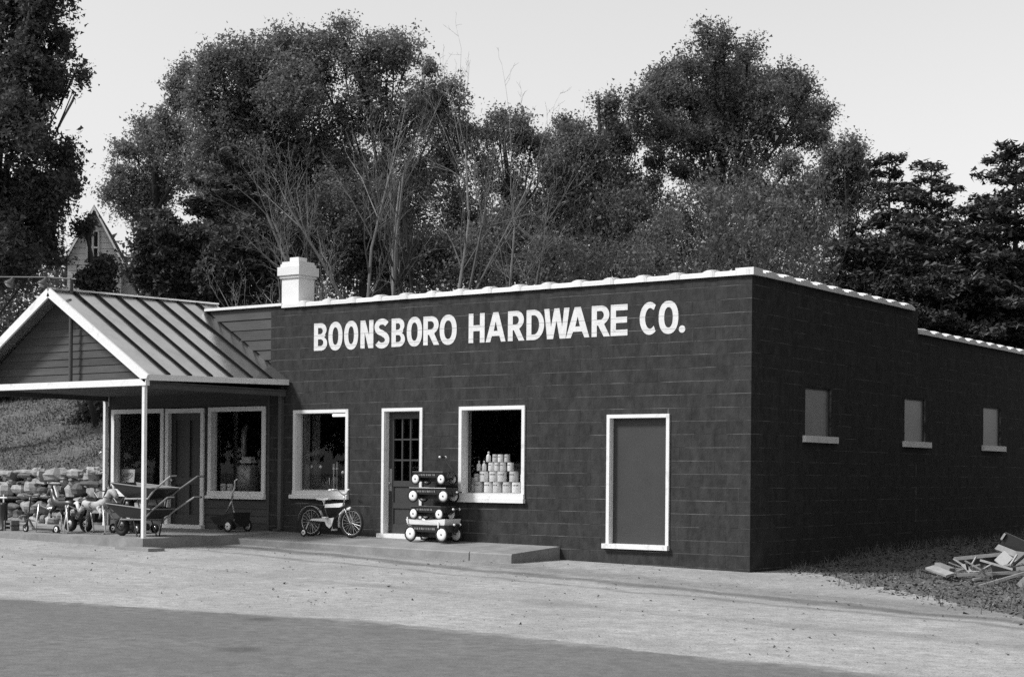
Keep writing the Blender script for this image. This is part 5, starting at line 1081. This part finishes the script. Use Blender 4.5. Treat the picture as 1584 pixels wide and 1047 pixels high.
# ------------------------------------------------------------------ fallen leaves, grass, loose stones
rg = np.random.default_rng(3)
def scatter(name, n, xr, yr, size, m, label, cat, cond=None, lift=.012, tall=0.):
    x = rg.uniform(*xr, n); y = rg.uniform(*yr, n)
    if cond is not None: k = cond(x, y); x, y = x[k], y[k]
    P = np.column_stack((x, y, hgt(x, y) + lift)); n = len(P)
    if tall:
        h = tall * rg.uniform(.4, 1.2, n); b = rg.normal(0, .35, (n, 2)) * h[:, None]; a = rg.uniform(0, 6.28, n); wv = np.column_stack((np.cos(a), np.sin(a), a * 0)) * .007
        tip = P + np.column_stack((b, h)); V = np.stack((P - wv, P + wv, tip + wv * .2, tip - wv * .2), 1)
    else: V = leaf_quads(P, size, rg, N=rand_dirs(n, rg, 2.5))
    return tag(link(name, quads_mesh(name, V), m), label, cat, kind='stuff')
rightc = lambda x, y: (y > 1.25 - .93 * x - .9 * np.random.default_rng(8).uniform(0, 1, len(x)) ** 4 + .25 * noise3(np.column_stack((x, y, x * 0)), 1.5, 12)) & (x > .02)
scatter('fallen_leaves', 60000, (-36, -14.4), (.8, 13), .06, 'litter', 'fallen leaves over the bank above the stone wall', 'leaves')
scatter('fallen_leaves', 26000, (0, 8), (-5, 13), .055, 'litter', 'fallen leaves beside the scrap pile and the side wall', 'leaves', rightc)
scatter('bank_grass', 34000, (-36, -14.4), (.8, 13), .1, 'grassm', 'dry grass on the bank above the stone wall', 'grass', tall=.12, lift=0)
gn_ = lambda x, y: rightc(x, y) & (noise3(np.column_stack((x, y, x * 0)), 1.2, 4) > -.2)
scatter('rough_grass', 15000, (0, 8), (-5, 13), .1, 'grassm', 'rough grass around the scrap pile beside the side wall', 'grass', gn_, tall=.12, lift=0)
scatter('wall_weeds', 1300, (.02, .5), (.3, 12), .1, 'grassm', 'weeds growing along the foot of the side wall', 'grass', lambda x, y: noise3(np.column_stack((x, y, x * 0)), 2.2, 9) > .1, tall=.16, lift=0)
nf = 620; scatter('lot_leaves', nf, (-14, 9), (-9, -.1), .036, M['darkleaf'], 'scattered dead leaves on the gravel lot', 'leaves', lambda x, y: ((y < -1.5) | (x > -3.3)) & (y < 1.2 - .93 * x) & ((y < -3.7) | (x > -9.2)), lift=.014)
# pebbles
mb = MB()
for i in range(900):
    x, y = rg.uniform(-13, 9), rg.uniform(-9.2, -.2)
    if (y > -1.5 and x < -3.3) or (y > -3.8 and x < -9.1) or y > 1.0 - .93 * x: continue
    r = abs(rg.normal(.004, .006)) + .004; z = float(hgt(x, y)) + .004; a = rg.uniform(0, 6.28)
    c = [(x + r * math.cos(a + k * 2.09) * rg.uniform(.7, 1.2), y + r * math.sin(a + k * 2.09) * rg.uniform(.7, 1.2), z) for k in range(3)]
    mb.add(c + [(x, y, z + r * .8)], [(0, 1, 3), (1, 2, 3), (2, 0, 3)])
tag(mb.build('loose_stones', mat('loose_stone', .22, .95, island=.6)), 'loose stones scattered over the gravel lot', 'stones', kind='stuff')
print('LEAVES', TR)
